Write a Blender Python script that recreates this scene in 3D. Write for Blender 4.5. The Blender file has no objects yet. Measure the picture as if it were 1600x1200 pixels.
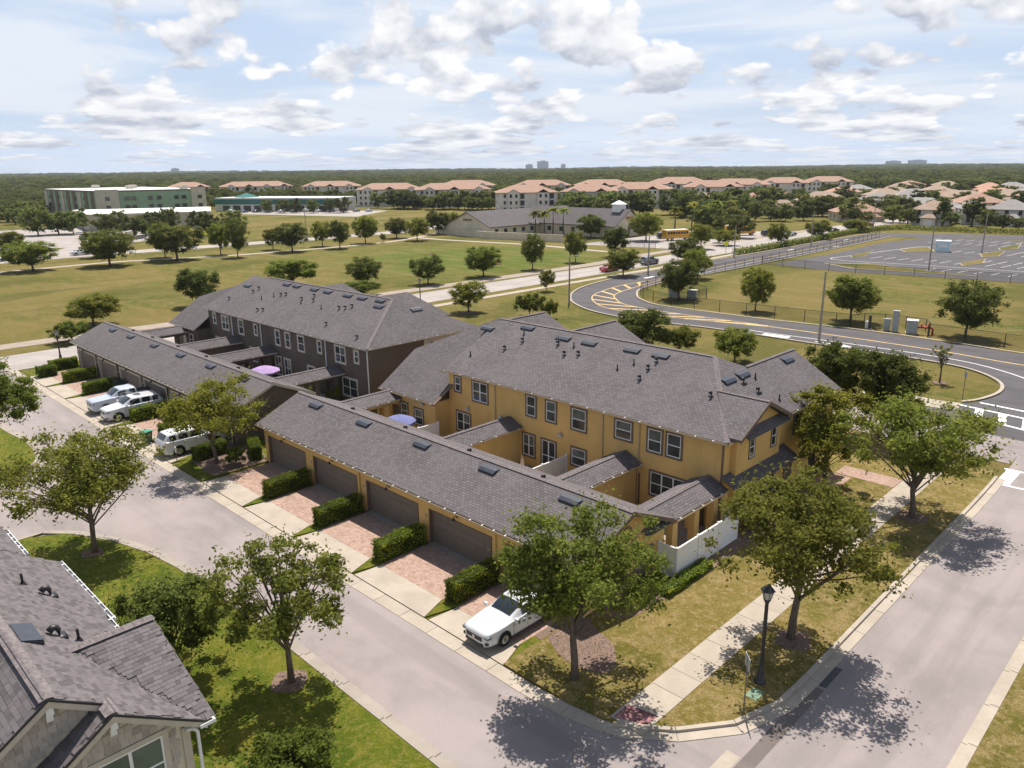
import bpy, math, random
import numpy as np
from mathutils import Vector, Matrix
R = math.radians
S = bpy.context.scene
COL = S.collection

# ------------------------------------------------------------------ camera, sky, sun
cam = bpy.data.cameras.new('camera'); camo = bpy.data.objects.new('camera', cam); COL.objects.link(camo)
PITCH, ROLL, YAW = R(15.7008), R(-0.6024), R(44.6591)
fw = Vector((-math.sin(YAW)*math.cos(PITCH), math.cos(YAW)*math.cos(PITCH), -math.sin(PITCH)))
rt = Vector((math.cos(YAW), math.sin(YAW), 0)); up = rt.cross(fw)
rt2 = rt*math.cos(ROLL)+up*math.sin(ROLL); up2 = rt2.cross(fw)
mw = Matrix((rt2, up2, -fw)).transposed().to_4x4(); mw.translation = Vector((0, 0, 21.0))
camo.matrix_world = mw
cam.sensor_width = 36.0; cam.lens = 1207.51/1600*36; cam.clip_start = .5; cam.clip_end = 30000
S.camera = camo

SUN_EL, SUN_AZ_SHADOW = R(65), R(-52)            # shadows run towards this azimuth
sdir = Vector((-math.cos(SUN_AZ_SHADOW)*math.cos(SUN_EL), -math.sin(SUN_AZ_SHADOW)*math.cos(SUN_EL), math.sin(SUN_EL)))
sun = bpy.data.lights.new('sun', 'SUN'); sun.energy = 5.0; sun.angle = R(.53); sun.color = (1, .94, .85)
suno = bpy.data.objects.new('sun', sun); COL.objects.link(suno)
suno.rotation_euler = sdir.to_track_quat('Z', 'Y').to_euler()

W = bpy.data.worlds.new('World'); S.world = W; W.use_nodes = True; W.cycles.sampling_method = 'MANUAL'; W.cycles.sample_map_resolution = 512
TH0, TH1 = .545, .598
def world():
    nt = W.node_tree; nd = nt.nodes; ln = nt.links
    for n in list(nd): nd.remove(n)
    def N(t, **k):
        n = nd.new(t)
        for a, b in k.items(): setattr(n, a, b)
        return n
    def math_(op, a, b=None, c=None, clamp=False):
        n = N('ShaderNodeMath', operation=op); n.use_clamp = clamp
        for i, v in enumerate((a, b, c)):
            if v is None: continue
            if isinstance(v, (int, float)): n.inputs[i].default_value = v
            else: ln.new(v, n.inputs[i])
        return n.outputs[0]
    def vec(x, y, z):
        n = N('ShaderNodeCombineXYZ')
        for i, v in enumerate((x, y, z)):
            if isinstance(v, (int, float)): n.inputs[i].default_value = v
            else: ln.new(v, n.inputs[i])
        return n.outputs[0]
    def noise(v, scale, detail, rough, lac=2.0, dist=0.0):
        n = N('ShaderNodeTexNoise'); n.inputs['Scale'].default_value = scale; n.inputs['Detail'].default_value = detail
        n.inputs['Roughness'].default_value = rough; n.inputs['Lacunarity'].default_value = lac; n.inputs['Distortion'].default_value = dist
        ln.new(v, n.inputs['Vector']); return n.outputs[0]
    def ramp(v, a, b, lo=0., hi=1.):
        n = N('ShaderNodeMapRange', interpolation_type='SMOOTHSTEP'); ln.new(v, n.inputs[0])
        n.inputs[1].default_value = a; n.inputs[2].default_value = b; n.inputs[3].default_value = lo; n.inputs[4].default_value = hi
        return n.outputs[0]
    def mix(f, a, b):
        n = N('ShaderNodeMix', data_type='RGBA')
        if isinstance(f, float): n.inputs[0].default_value = f
        else: ln.new(f, n.inputs[0])
        for s, v in ((6, a), (7, b)):
            if isinstance(v, tuple): n.inputs[s].default_value = (*v, 1)
            else: ln.new(v, n.inputs[s])
        return n.outputs[2]
    sky = N('ShaderNodeTexSky', sky_type='NISHITA'); sky.sun_disc = False
    sky.sun_elevation = SUN_EL; sky.sun_rotation = math.atan2(sdir.x, sdir.y)
    sky.air_density = 1.0; sky.dust_density = 1.6; sky.ozone_density = 1.2; sky.altitude = 30
    tc = N('ShaderNodeTexCoord'); sp = N('ShaderNodeSeparateXYZ'); ln.new(tc.outputs['Generated'], sp.inputs[0])
    dx, dy, dz = sp.outputs
    zc = math_('MAXIMUM', dz, 0.0)
    # heights are stretched near the horizon so that far clouds look smaller and flatter
    f = math_('POWER', math_('ADD', zc, 0.012), 0.52)
    k = math_('ADD', 1.0, math_('DIVIDE', 0.042, math_('ADD', zc, 0.038)))
    def cpos(dv):
        ff = math_('ADD', f, dv)
        return vec(math_('MULTIPLY', dx, k), math_('MULTIPLY', dy, k), math_('MULTIPLY', ff, 1.05))
    p0 = cpos(0.0); p1 = cpos(0.028)
    big = noise(p0, 3.2, 1, .5)
    def puff(p, scale):
        v = N('ShaderNodeTexVoronoi', feature='F1'); v.inputs['Scale'].default_value = scale; ln.new(p, v.inputs['Vector']); return math_('SUBTRACT', .55, v.outputs['Distance'])
    wn = N('ShaderNodeTexNoise'); wn.inputs['Scale'].default_value = 22.; wn.inputs['Detail'].default_value = 3.; ln.new(p0, wn.inputs['Vector'])
    wv = N('ShaderNodeVectorMath', operation='MULTIPLY_ADD'); ln.new(wn.outputs[1], wv.inputs[0]); wv.inputs[1].default_value = (.05,)*3
    def dens(p, det):
        n = noise(p, 7.0, det, .5, 2.2, 0.)
        w_ = N('ShaderNodeVectorMath', operation='MULTIPLY_ADD'); ln.new(wn.outputs[1], w_.inputs[0]); w_.inputs[1].default_value = (.045,)*3; ln.new(p, w_.inputs[2])
        q = math_('MULTIPLY', puff(w_.outputs[0], 17.), .17)
        return math_('ADD', math_('ADD', math_('MULTIPLY', n, .78), math_('MULTIPLY', big, .36)), q)
    d0 = dens(p0, 9); d1 = dens(p1, 5)
    dd = math_('SUBTRACT', d0, ramp(zc, .2, .5, 0., .17))  # clouds thinned overhead, out of view, to lower the fill light
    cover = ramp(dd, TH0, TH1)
    lit = math_('ADD', .52, math_('MULTIPLY', math_('SUBTRACT', d0, d1), 5.5), clamp=True)
    thick = ramp(d0, TH1+.03, TH1+.17)
    lit2 = math_('SUBTRACT', lit, math_('MULTIPLY', thick, .2), clamp=True)
    ccol = mix(lit2, (5.4, 5.8, 6.9), (11.0, 11.0, 11.1))
    pv = vec(math_('MULTIPLY', dx, 1.3), math_('MULTIPLY', dy, 1.3), math_('MULTIPLY', f, 5.5))
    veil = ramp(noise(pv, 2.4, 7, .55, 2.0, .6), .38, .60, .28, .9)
    hazeband = ramp(zc, 0.0, .07, .7, 0.05)
    blue = mix(ramp(zc, .1, .55, .62, .1), sky.outputs[0], (5.7, 7.8, 11.4))
    base = mix(math_('MULTIPLY', veil, ramp(zc, .22, .6, 1., .1)), blue, (9.0, 9.5, 10.3))  # veil fades overhead as well, again to cut sky fill
    base = mix(hazeband, base, (7.6, 9.0, 11.2))
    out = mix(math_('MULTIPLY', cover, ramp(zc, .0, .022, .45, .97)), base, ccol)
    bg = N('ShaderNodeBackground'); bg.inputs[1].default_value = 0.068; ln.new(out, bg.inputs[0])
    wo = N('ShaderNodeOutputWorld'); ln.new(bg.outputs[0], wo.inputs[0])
world()
S.render.engine = 'CYCLES'
vs = S.view_settings; vs.view_transform = 'Standard'; vs.look = 'None'; vs.exposure = 0.47; vs.gamma = 1; vs.use_curve_mapping = False
S.cycles.max_bounces = 5; S.cycles.diffuse_bounces = 3; S.cycles.glossy_bounces = 2; S.cycles.transmission_bounces = 3; S.cycles.transparent_max_bounces = 12; S.cycles.volume_bounces = 0

# ------------------------------------------------------------------ helpers
class MB:
    def __init__(s): s.v = []; s.f = []; s.uv = []; s.mi = []; s.m = 0
    def face(s, pts, uv=None):
        b = len(s.v); s.v += [tuple(p) for p in pts]; s.f.append(tuple(range(b, b+len(pts)))); s.uv.append(uv); s.mi.append(s.m)
    def quads(s, V, F):
        b = len(s.v); s.v += [tuple(p) for p in V]
        for f in F: s.f.append(tuple(i+b for i in f)); s.uv.append(None); s.mi.append(s.m)
    def box(s, x0, x1, y0, y1, z0, z1):
        if x0 > x1: x0, x1 = x1, x0
        if y0 > y1: y0, y1 = y1, y0
        if z0 > z1: z0, z1 = z1, z0
        V = [(x0,y0,z0),(x1,y0,z0),(x1,y1,z0),(x0,y1,z0),(x0,y0,z1),(x1,y0,z1),(x1,y1,z1),(x0,y1,z1)]
        s.quads(V, [(0,3,2,1),(4,5,6,7),(0,1,5,4),(1,2,6,5),(2,3,7,6),(3,0,4,7)])
    def prism(s, poly, z0, z1):
        n = len(poly)
        a = sum(poly[i][0]*poly[(i+1) % n][1]-poly[(i+1) % n][0]*poly[i][1] for i in range(n))
        if a < 0: poly = poly[::-1]
        V = [(p[0], p[1], z0) for p in poly]+[(p[0], p[1], z1) for p in poly]
        s.quads(V, [tuple(range(n-1, -1, -1)), tuple(range(n, 2*n))]+[(i, (i+1) % n, n+(i+1) % n, n+i) for i in range(n)])
    def slab(s, pts, t=.14):                      # sloping plate with roof uv in metres, pts counter-clockwise from above
        P = [Vector(p) for p in pts]
        n = Vector((0, 0, 0))
        for i in range(len(P)): n += (P[i]-P[0]).cross(P[(i+1) % len(P)]-P[0])
        n.normalize()
        if n.z < 0: P.reverse(); n = -n
        u = Vector((0, 0, 1)).cross(n)
        u = u.normalized() if u.length > 1e-4 else Vector((1, 0, 0)); v = n.cross(u)
        s.face(P, [(p.dot(u), p.dot(v)) for p in P])
        Q = [p-Vector((0, 0, t)) for p in P]
        s.face(Q[::-1])
        for i in range(len(P)):
            j = (i+1) % len(P); s.face([P[i], Q[i], Q[j], P[j]])
    def tube(s, path, rad, n=8, cap=True):
        path = [Vector(p) for p in path]
        if not hasattr(rad, '__len__'): rad = [rad]*len(path)
        b = len(s.v); L = len(path)
        for i, p in enumerate(path):
            d = (path[min(i+1, L-1)]-path[max(i-1, 0)]).normalized()
            a = d.cross(Vector((0, 0, 1)))
            a = a.normalized() if a.length > 1e-3 else Vector((1, 0, 0)); c = d.cross(a)
            for k in range(n):
                t = 2*math.pi*k/n; s.v.append(tuple(p+(a*math.cos(t)+c*math.sin(t))*rad[i]))
        for i in range(L-1):
            for k in range(n):
                s.f.append((b+i*n+k, b+i*n+(k+1) % n, b+(i+1)*n+(k+1) % n, b+(i+1)*n+k)); s.uv.append(None); s.mi.append(s.m)
        if cap:
            s.f.append(tuple(b+k for k in range(n))[::-1]); s.uv.append(None); s.mi.append(s.m)
            s.f.append(tuple(b+(L-1)*n+k for k in range(n))); s.uv.append(None); s.mi.append(s.m)
    def lathe(s, prof, c=(0, 0, 0), n=14, axis='z'):
        b = len(s.v)
        for r, h in prof:
            for k in range(n):
                t = 2*math.pi*k/n; x, y = r*math.cos(t), r*math.sin(t)
                p = (x, y, h) if axis == 'z' else ((x, h, y) if axis == 'y' else (h, x, y))
                s.v.append((c[0]+p[0], c[1]+p[1], c[2]+p[2]))
        for i in range(len(prof)-1):
            for k in range(n):
                s.f.append((b+i*n+k, b+i*n+(k+1) % n, b+(i+1)*n+(k+1) % n, b+(i+1)*n+k)); s.uv.append(None); s.mi.append(s.m)
    def mesh(s, name):
        me = bpy.data.meshes.new(name); me.from_pydata(s.v, [], s.f)
        if any(u for u in s.uv):
            l = me.uv_layers.new(name='uv'); i = 0
            for f, u in zip(s.f, s.uv):
                for k in range(len(f)):
                    l.data[i].uv = u[k] if u else (s.v[f[k]][0]+s.v[f[k]][1], s.v[f[k]][2]); i += 1
        if any(s.mi): me.polygons.foreach_set('material_index', s.mi)
        me.update(); return me
    def build(s, name, mt, parent=None, smooth=False, bevel=0):
        me = s.mesh(name)
        for m_ in (mt if isinstance(mt, (list, tuple)) else [mt]): me.materials.append(m_)
        if smooth: me.polygons.foreach_set('use_smooth', [True]*len(me.polygons))
        o = bpy.data.objects.new(name, me); COL.objects.link(o)
        if parent: o.parent = parent
        if bevel:
            bv = o.modifiers.new('bevel', 'BEVEL'); bv.width = bevel; bv.segments = 2; bv.limit_method = 'ANGLE'
        return o

def tag(o, label=None, cat=None, group=None, kind=None):
    if label: o['label'] = label
    if cat: o['category'] = cat
    if group: o['group'] = group
    if kind: o['kind'] = kind
    return o
def empty(name, loc=(0, 0, 0), rz=0, label=None, cat=None, group=None):
    o = bpy.data.objects.new(name, None); COL.objects.link(o); o.location = loc; o.rotation_euler = (0, 0, rz)
    o.empty_display_size = .2
    return tag(o, label, cat, group)
def copy_tree(o, parent=None):
    c = o.copy(); COL.objects.link(c); c.parent = parent
    for ch in o.children: copy_tree(ch, c)
    return c
def part(name, me, parent, loc=(0, 0, 0), rot=(0, 0, 0), scale=(1, 1, 1)):
    o = bpy.data.objects.new(name, me); COL.objects.link(o); o.parent = parent
    o.location = loc; o.rotation_euler = rot; o.scale = scale; return o
def struct(o): o['kind'] = 'structure'; return o

# ------------------------------------------------------------------ materials
class NT:
    def __init__(s, name):
        s.m = bpy.data.materials.new(name); s.m.use_nodes = True; s.t = s.m.node_tree; s.n = s.t.nodes; s.l = s.t.links
        s.b = s.n['Principled BSDF']; s.tc = s.n.new('ShaderNodeTexCoord')
    def put(s, v, sock):
        if isinstance(v, (int, float)): sock.default_value = v
        elif isinstance(v, tuple): sock.default_value = (*v, 1) if len(v) == 3 and sock.type == 'RGBA' else v
        else: s.l.new(v, sock)
    def noise(s, scale, detail=4, rough=.55, src='Object', dist=0., stretch=None):
        n = s.n.new('ShaderNodeTexNoise'); n.inputs['Scale'].default_value = scale; n.inputs['Detail'].default_value = detail
        n.inputs['Roughness'].default_value = rough; n.inputs['Distortion'].default_value = dist
        v = s.tc.outputs[src] if isinstance(src, str) else src
        if stretch:
            m = s.n.new('ShaderNodeMapping'); m.inputs['Scale'].default_value = stretch; s.l.new(v, m.inputs[0]); v = m.outputs[0]
        s.l.new(v, n.inputs['Vector']); return n.outputs[0]
    def ramp(s, v, a, b, lo=0., hi=1.):
        n = s.n.new('ShaderNodeMapRange'); n.interpolation_type = 'SMOOTHSTEP'; s.l.new(v, n.inputs[0])
        for i, q in enumerate((a, b, lo, hi)): n.inputs[i+1].default_value = q
        return n.outputs[0]
    def mix(s, f, a, b, mode='MIX'):
        n = s.n.new('ShaderNodeMix'); n.data_type = 'RGBA'; n.blend_type = mode
        s.put(f, n.inputs[0]); s.put(a, n.inputs[6]); s.put(b, n.inputs[7]); return n.outputs[2]
    def math(s, op, a, b=0.):
        n = s.n.new('ShaderNodeMath'); n.operation = op; s.put(a, n.inputs[0]); s.put(b, n.inputs[1]); return n.outputs[0]
    def bump(s, h, strength=.3, dist=.02):
        n = s.n.new('ShaderNodeBump'); n.inputs['Strength'].default_value = strength; n.inputs['Distance'].default_value = dist
        s.l.new(h, n.inputs['Height']); s.l.new(n.outputs[0], s.b.inputs['Normal'])
    def done(s, col, rough=.8, spec=.3, metal=0.):
        s.put(col, s.b.inputs['Base Color']); s.put(rough, s.b.inputs['Roughness'])
        s.b.inputs['Specular IOR Level'].default_value = spec; s.b.inputs['Metallic'].default_value = metal
        return s.m

def plain(name, c, rough=.6, spec=.4, metal=0., var=.12, scale=3.):
    t = NT(name); n = t.noise(scale, 5)
    d = tuple(x*(1-var) for x in c); e = tuple(min(1, x*(1+var)) for x in c)
    return t.done(t.mix(t.ramp(n, .3, .7), d, e), rough, spec, metal)

def stucco(name, c):
    t = NT(name); a = t.noise(.5, 5, .6); b = t.noise(60, 3)
    st = t.noise(1.1, 4, .6, stretch=(2.2, 2.2, .25))
    col = t.mix(t.ramp(a, .3, .72), tuple(x*.88 for x in c), tuple(x*1.07 for x in c))
    col = t.mix(t.ramp(st, .56, .78, 0, .35), col, tuple(x*.68 for x in c))
    t.bump(b, .35, .012); return t.done(col, .92, .15)

def shingle(name, c1, c2, dark, w=.36, h=.20):
    t = NT(name); br = t.n.new('ShaderNodeTexBrick'); uv = t.tc.outputs['UV']
    t.l.new(uv, br.inputs['Vector']); br.offset = .5; br.squash = 1
    for k, v in (('Color1', c1), ('Color2', c2), ('Mortar', dark)): br.inputs[k].default_value = (*v, 1)
    br.inputs['Scale'].default_value = 1; br.inputs['Mortar Size'].default_value = .014; br.inputs['Mortar Smooth'].default_value = .25
    br.inputs['Bias'].default_value = .0; br.inputs['Brick Width'].default_value = w; br.inputs['Row Height'].default_value = h
    n1 = t.noise(.35, 4, .6, src=uv); n2 = t.noise(9, 3, .6, src=uv); n3 = t.noise(1.6, 5, .65, src=uv, stretch=(1.6, .3, 1))
    col = t.mix(t.ramp(n1, .3, .7, 0, .35), br.outputs[0], tuple(x*1.1 for x in c2))
    col = t.mix(t.ramp(n2, .48, .7, 0, .35), col, tuple(x*.65 for x in c1))
    col = t.mix(t.ramp(n3, .52, .7, 0, .3), col, tuple(x*.7 for x in c1))
    hh = t.math('SUBTRACT', t.math('MULTIPLY', n2, .4), br.outputs['Fac'])
    t.bump(hh, .55, .02); return t.done(col, .9, .2)

def grass(name, pal, field=False):
    # pal: lush, mid, dry, bare
    t = NT(name)
    a = t.noise(.11, 5, .6, dist=.5); b = t.noise(.7, 6, .68, dist=.4); c = t.noise(16, 4, .75); d = t.noise(.03, 4, .55, dist=.4); e = t.noise(3.6, 6, .75, dist=.3)
    col = t.mix(t.ramp(a, .38, .62), pal[0], pal[1])
    col = t.mix(t.ramp(b, .44, .62, 0, .8), col, pal[2])
    if field:
        col = t.mix(t.ramp(d, .44, .58, 0, .75), col, pal[2])
        # the watered oval of the park
        mp = t.n.new('ShaderNodeMapping'); t.l.new(t.tc.outputs['Object'], mp.inputs[0])
        mp.vector_type = 'POINT'; mp.inputs['Location'].default_value = (138/34, -126/34, 0); mp.inputs['Scale'].default_value = (1/34, 1/34, 0)
        ln = t.n.new('ShaderNodeVectorMath'); ln.operation = 'LENGTH'; t.l.new(mp.outputs[0], ln.inputs[0])
        rr = t.math('ADD', ln.outputs['Value'], t.math('MULTIPLY', t.math('SUBTRACT', t.noise(.06, 4), .5), 1.3))
        col = t.mix(t.ramp(rr, .55, 1.2, .9, 0.), col, (.082, .125, .012))
        st = t.noise(.35, 6, .65, stretch=(.22, 1, 1), dist=.4); col = t.mix(t.ramp(st, .47, .62, 0, .5), col, pal[3])
        st2 = t.noise(.06, 5, .6, stretch=(1, .35, 1), dist=.6); col = t.mix(t.ramp(st2, .5, .62, 0, .6), col, tuple(x*.72 for x in pal[0]))
    col = t.mix(t.ramp(e, .48, .62, 0, .7 if not field else .4), col, pal[3])
    col = t.mix(t.ramp(c, .46, .62, 0, .55), col, tuple(x*.45 for x in pal[0]))
    t.bump(t.math('ADD', c, t.math('MULTIPLY', e, 1.6)), 1., .08); return t.done(col, .95, .1)

def asphalt(name, c, tint, along='x'):
    t = NT(name); a = t.noise(.22, 5, .6, dist=.4); b = t.noise(22, 4, .8); s = t.noise(.8, 6, .6, stretch=(.35, 1, 1) if along == 'x' else (1, .35, 1))
    col = t.mix(t.ramp(a, .3, .7), tuple(x*.80 for x in c), tuple(x*1.08 for x in c))
    col = t.mix(t.ramp(s, .45, .65, 0, .6), col, tint)
    col = t.mix(t.ramp(b, .45, .62, 0, .42), col, tuple(x*.55 for x in c))
    wl = t.noise(.5, 5, .6, stretch=(.05, 1, 1) if along == 'x' else (1, .05, 1)); col = t.mix(t.ramp(wl, .48, .62, 0, .38), col, tuple(x*.62 for x in c))
    cr = t.n.new('ShaderNodeTexVoronoi'); cr.feature = 'DISTANCE_TO_EDGE'; cr.inputs['Scale'].default_value = .16
    wv = t.n.new('ShaderNodeVectorMath'); wv.operation = 'ADD'; nn = t.n.new('ShaderNodeTexNoise'); nn.inputs['Scale'].default_value = .5; nn.inputs['Detail'].default_value = 5
    t.l.new(t.tc.outputs['Object'], nn.inputs['Vector']); sc = t.n.new('ShaderNodeVectorMath'); sc.operation = 'SCALE'; sc.inputs['Scale'].default_value = 4.
    t.l.new(nn.outputs[1], sc.inputs[0]); t.l.new(t.tc.outputs['Object'], wv.inputs[0]); t.l.new(sc.outputs[0], wv.inputs[1]); t.l.new(wv.outputs[0], cr.inputs['Vector'])
    crack = t.math('MULTIPLY', t.ramp(cr.outputs[0], 0., .004, .25, 0.), t.ramp(a, .48, .6))
    col = t.mix(crack, col, tuple(x*.35 for x in c))
    ts = t.noise(1.7, 6, .7, dist=1.5); col = t.mix(t.ramp(ts, .64, .74, 0, .35), col, tuple(x*.5 for x in c))
    t.bump(b, .4, .01); return t.done(col, .9, .25)

def concrete(name, c):
    t = NT(name); a = t.noise(.7, 6, .65); b = t.noise(40, 3); s = t.noise(2.6, 6, .7, dist=.6)
    oi = t.n.new('ShaderNodeObjectInfo')
    col = t.mix(t.ramp(a, .3, .7), tuple(x*.84 for x in c), tuple(x*1.06 for x in c))
    col = t.mix(t.ramp(s, .55, .8, 0, .4), col, tuple(x*.6 for x in c))
    col = t.mix(t.math('MULTIPLY', oi.outputs['Random'], .22), col, tuple(x*.7 for x in c))
    col = t.mix(t.ramp(b, .4, .8, 0, .15), col, tuple(x*.5 for x in c))
    t.bump(b, .25, .008); return t.done(col, .9, .2)

def pavers(name):
    t = NT(name); br = t.n.new('ShaderNodeTexBrick'); t.l.new(t.tc.outputs['Object'], br.inputs['Vector'])
    for k, v in (('Color1', (.29, .18, .135)), ('Color2', (.42, .295, .23)), ('Mortar', (.15, .10, .08))): br.inputs[k].default_value = (*v, 1)
    br.inputs['Scale'].default_value = 1; br.inputs['Mortar Size'].default_value = .006; br.inputs['Brick Width'].default_value = .23; br.inputs['Row Height'].default_value = .15
    n = t.noise(7, 4, .6); n2 = t.noise(.8, 4)
    col = t.mix(t.ramp(n, .4, .7, 0, .6), br.outputs[0], (.40, .29, .245)); col = t.mix(t.ramp(n2, .45, .7, 0, .35), col, (.22, .14, .11))
    t.bump(t.math('MULTIPLY', br.outputs['Fac'], -1.), .5, .01); return t.done(col, .88, .2)

def leafmat(name, dark, mid, light, trans=.32):
    t = NT(name); g = t.n.new('ShaderNodeNewGeometry'); oi = t.n.new('ShaderNodeObjectInfo')
    n = t.noise(.9, 3)
    col = t.mix(g.outputs['Random Per Island'], tuple(x*.7 for x in dark), tuple(x*1.15 for x in mid))
    col = t.mix(t.ramp(n, .44, .70, 0, .8), col, light)
    hs = t.n.new('ShaderNodeHueSaturation'); t.l.new(col, hs.inputs['Color'])
    t.l.new(t.ramp(oi.outputs['Random'], 0, 1, .472, .515), hs.inputs['Hue']); t.l.new(t.ramp(t.math('FRACT', t.math('MULTIPLY', oi.outputs['Random'], 7.1)), 0, 1, .78, 1.35 if name != 'far_leaves' else 1.75), hs.inputs['Value'])
    col = hs.outputs[0]
    t.done(col, .75, .12)
    tr = t.n.new('ShaderNodeBsdfTranslucent'); t.l.new(t.mix(.5, col, light), tr.inputs[0])
    mx = t.n.new('ShaderNodeMixShader'); mx.inputs[0].default_value = trans
    t.l.new(t.b.outputs[0], mx.inputs[1]); t.l.new(tr.outputs[0], mx.inputs[2]); t.l.new(mx.outputs[0], t.n['Material Output'].inputs[0])
    return t.m

def bark(name, c):
    t = NT(name); n = t.noise(6, 6, .7, stretch=(3, 3, .5)); t.bump(n, .8, .03)
    return t.done(t.mix(t.ramp(n, .3, .7), tuple(x*.55 for x in c), tuple(x*1.25 for x in c)), .95, .1)

def piecemat(name, c1, c2, dark):
    t = NT(name); g = t.n.new('ShaderNodeNewGeometry'); oi = t.n.new('ShaderNodeObjectInfo'); n = t.noise(18, 4, .7); n2 = t.noise(1.2, 3)
    r = t.math('FRACT', t.math('ADD', t.math('MULTIPLY', g.outputs['Random Per Island'], 7.3), t.math('MULTIPLY', oi.outputs['Random'], 3.7)))
    col = t.mix(t.ramp(r, .0, .45), tuple(x*.82 for x in c1), t.mix(r, c1, c2)); col = t.mix(t.ramp(n, .42, .75, 0, .6), col, dark)
    t.bump(n, .5, .006); return t.done(col, .9, .2)

def glass(name, c, rough=.06):
    t = NT(name); n = t.noise(1.3, 2); return t.done(t.mix(t.ramp(n, .35, .65), tuple(x*.6 for x in c), c), rough, .6)
def paint(name, c, rough=.28):
    t = NT(name); n = t.noise(2, 3); m = t.done(t.mix(t.ramp(n, .3, .7), tuple(x*.96 for x in c), c), rough, .5)
    t.b.inputs['Coat Weight'].default_value = .6; t.b.inputs['Coat Roughness'].default_value = .06; return m

M = {}
M['yellow'] = stucco('yellow_stucco', (.65, .43, .16)); M['brown'] = stucco('brown_stucco', (.135, .108, .09)); M['cream'] = stucco('cream_stucco', (.62, .55, .43))
M['roof'] = shingle('grey_shingle', (.110, .096, .098), (.161, .142, .144), (.044, .039, .041), .3, .17)
M['roof_b'] = shingle('brown_grey_shingle', (.104, .091, .093), (.151, .134, .135), (.042, .037, .039), .3, .17)
M['cap'] = plain('ridge_cap_shingle', (.165, .143, .142), .9, .2, var=.25, scale=8)
M['field'] = grass('field_grass', ((.084, .102, .014), (.13, .12, .024), (.195, .148, .046), (.24, .175, .075)), True)
M['lush'] = grass('lush_grass', ((.072, .108, .008), (.112, .142, .012), (.20, .19, .026), (.25, .21, .055)))
M['dry'] = grass('dry_grass', ((.13, .12, .02), (.22, .172, .045), (.33, .24, .10), (.39, .285, .145)))
M['asphalt'] = asphalt('pale_asphalt', (.292, .252, .242), (.325, .275, .262)); M['dark_asphalt'] = asphalt('dark_asphalt', (.098, .09, .095), (.115, .105, .11))
M['asphalt_y'] = asphalt('side_street_asphalt', (.292, .252, .242), (.325, .275, .262), 'y'); M['ave'] = asphalt('avenue_asphalt', (.37, .33, .305), (.40, .355, .33), 'y')
M['conc'] = concrete('concrete', (.405, .348, .285)); M['conc_old'] = concrete('weathered_concrete', (.335, .29, .25)); M['trail'] = concrete('trail_paving', (.33, .27, .22))
M['paver'] = pavers('brick_pavers'); M['mulch'] = plain('mulch', (.165, .115, .09), .95, .1, var=.6, scale=22)
M['white'] = plain('white_vinyl', (.78, .77, .76), .45, .4, var=.04); M['trim'] = plain('beige_trim', (.50, .44, .36), .7, .3, var=.06)
M['btrim'] = plain('brown_trim', (.16, .115, .085), .7, .3, var=.1); M['door'] = plain('taupe_garage_door', (.175, .145, .12), .6, .3, var=.05)
M['gutter_y'] = plain('tan_gutter', (.44, .33, .19), .5, .4, var=.06); M['black'] = plain('black_metal', (.022, .022, .026), .45, .5, var=.2)
M['vent'] = plain('blue_black_vent', (.035, .04, .055), .42, .5, var=.15); M['glass'] = glass('window_glass', (.05, .062, .062)); M['glass2'] = glass('curtained_glass', (.13, .155, .135), .15)
M['carglass'] = glass('car_glass', (.018, .026, .035), .04); M['tyre'] = plain('tyre_rubber', (.02, .02, .02), .85, .2); M['rim'] = plain('alloy_rim', (.55, .55, .56), .3, .5, .8, .05)
M['w_line'] = plain('white_road_paint', (.72, .71, .69), .8, .2, var=.1, scale=2); M['y_line'] = plain('yellow_road_paint', (.5, .36, .16), .8, .2, var=.14, scale=1.5)
M['bark'] = bark('grey_bark', (.15, .12, .095)); M['wood'] = plain('weathered_pole', (.20, .165, .14), .9, .1, var=.2)
M['leaf'] = leafmat('oak_leaves', (.082, .108, .016), (.165, .195, .03), (.255, .27, .055), .48); M['leaf_y'] = leafmat('fresh_yellow_green_leaves', (.11, .14, .014), (.19, .215, .024), (.28, .29, .05), .4)
M['leaf_d'] = leafmat('dark_leaves', (.055, .078, .016), (.108, .134, .026), (.17, .185, .043), .4); M['leaf_far'] = leafmat('far_leaves', (.058, .08, .02), (.115, .14, .032), (.18, .185, .055), .3)
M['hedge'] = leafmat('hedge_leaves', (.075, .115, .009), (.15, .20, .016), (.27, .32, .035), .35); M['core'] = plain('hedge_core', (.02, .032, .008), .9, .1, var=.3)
M['tile'] = shingle('orange_roof_tile', (.30, .18, .132), (.385, .255, .195), (.17, .105, .08), .5, .4); M['tan_roof'] = shingle('tan_roof_shingle', (.30, .22, .16), (.37, .28, .22), (.16, .12, .1), .6, .4)
M['red_roof'] = shingle('salmon_roof_tile', (.42, .23, .16), (.5, .31, .23), (.25, .13, .1), .5, .4); M['grey_roof'] = shingle('pale_grey_shingle', (.24, .22, .21), (.32, .30, .285), (.13, .12, .12), .6, .4)
M['aptwall'] = stucco('offwhite_stucco', (.66, .62, .58)); M['green'] = stucco('sage_green_panel', (.27, .38, .26)); M['beige'] = stucco('beige_panel', (.52, .47, .38)); M['teal'] = stucco('teal_band', (.06, .17, .155))
M['roofwhite'] = plain('white_membrane_roof', (.78, .77, .75), .7, .3, var=.05, scale=.3); M['concpole'] = plain('concrete_pole', (.33, .29, .25), .85, .2)
M['box'] = plain('grey_green_cabinet', (.33, .36, .36), .5, .4); M['lightblue'] = plain('pale_blue_kiosk', (.55, .70, .74), .6, .4); M['redpipe'] = plain('red_pipe', (.5, .06, .03), .5, .4)
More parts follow.
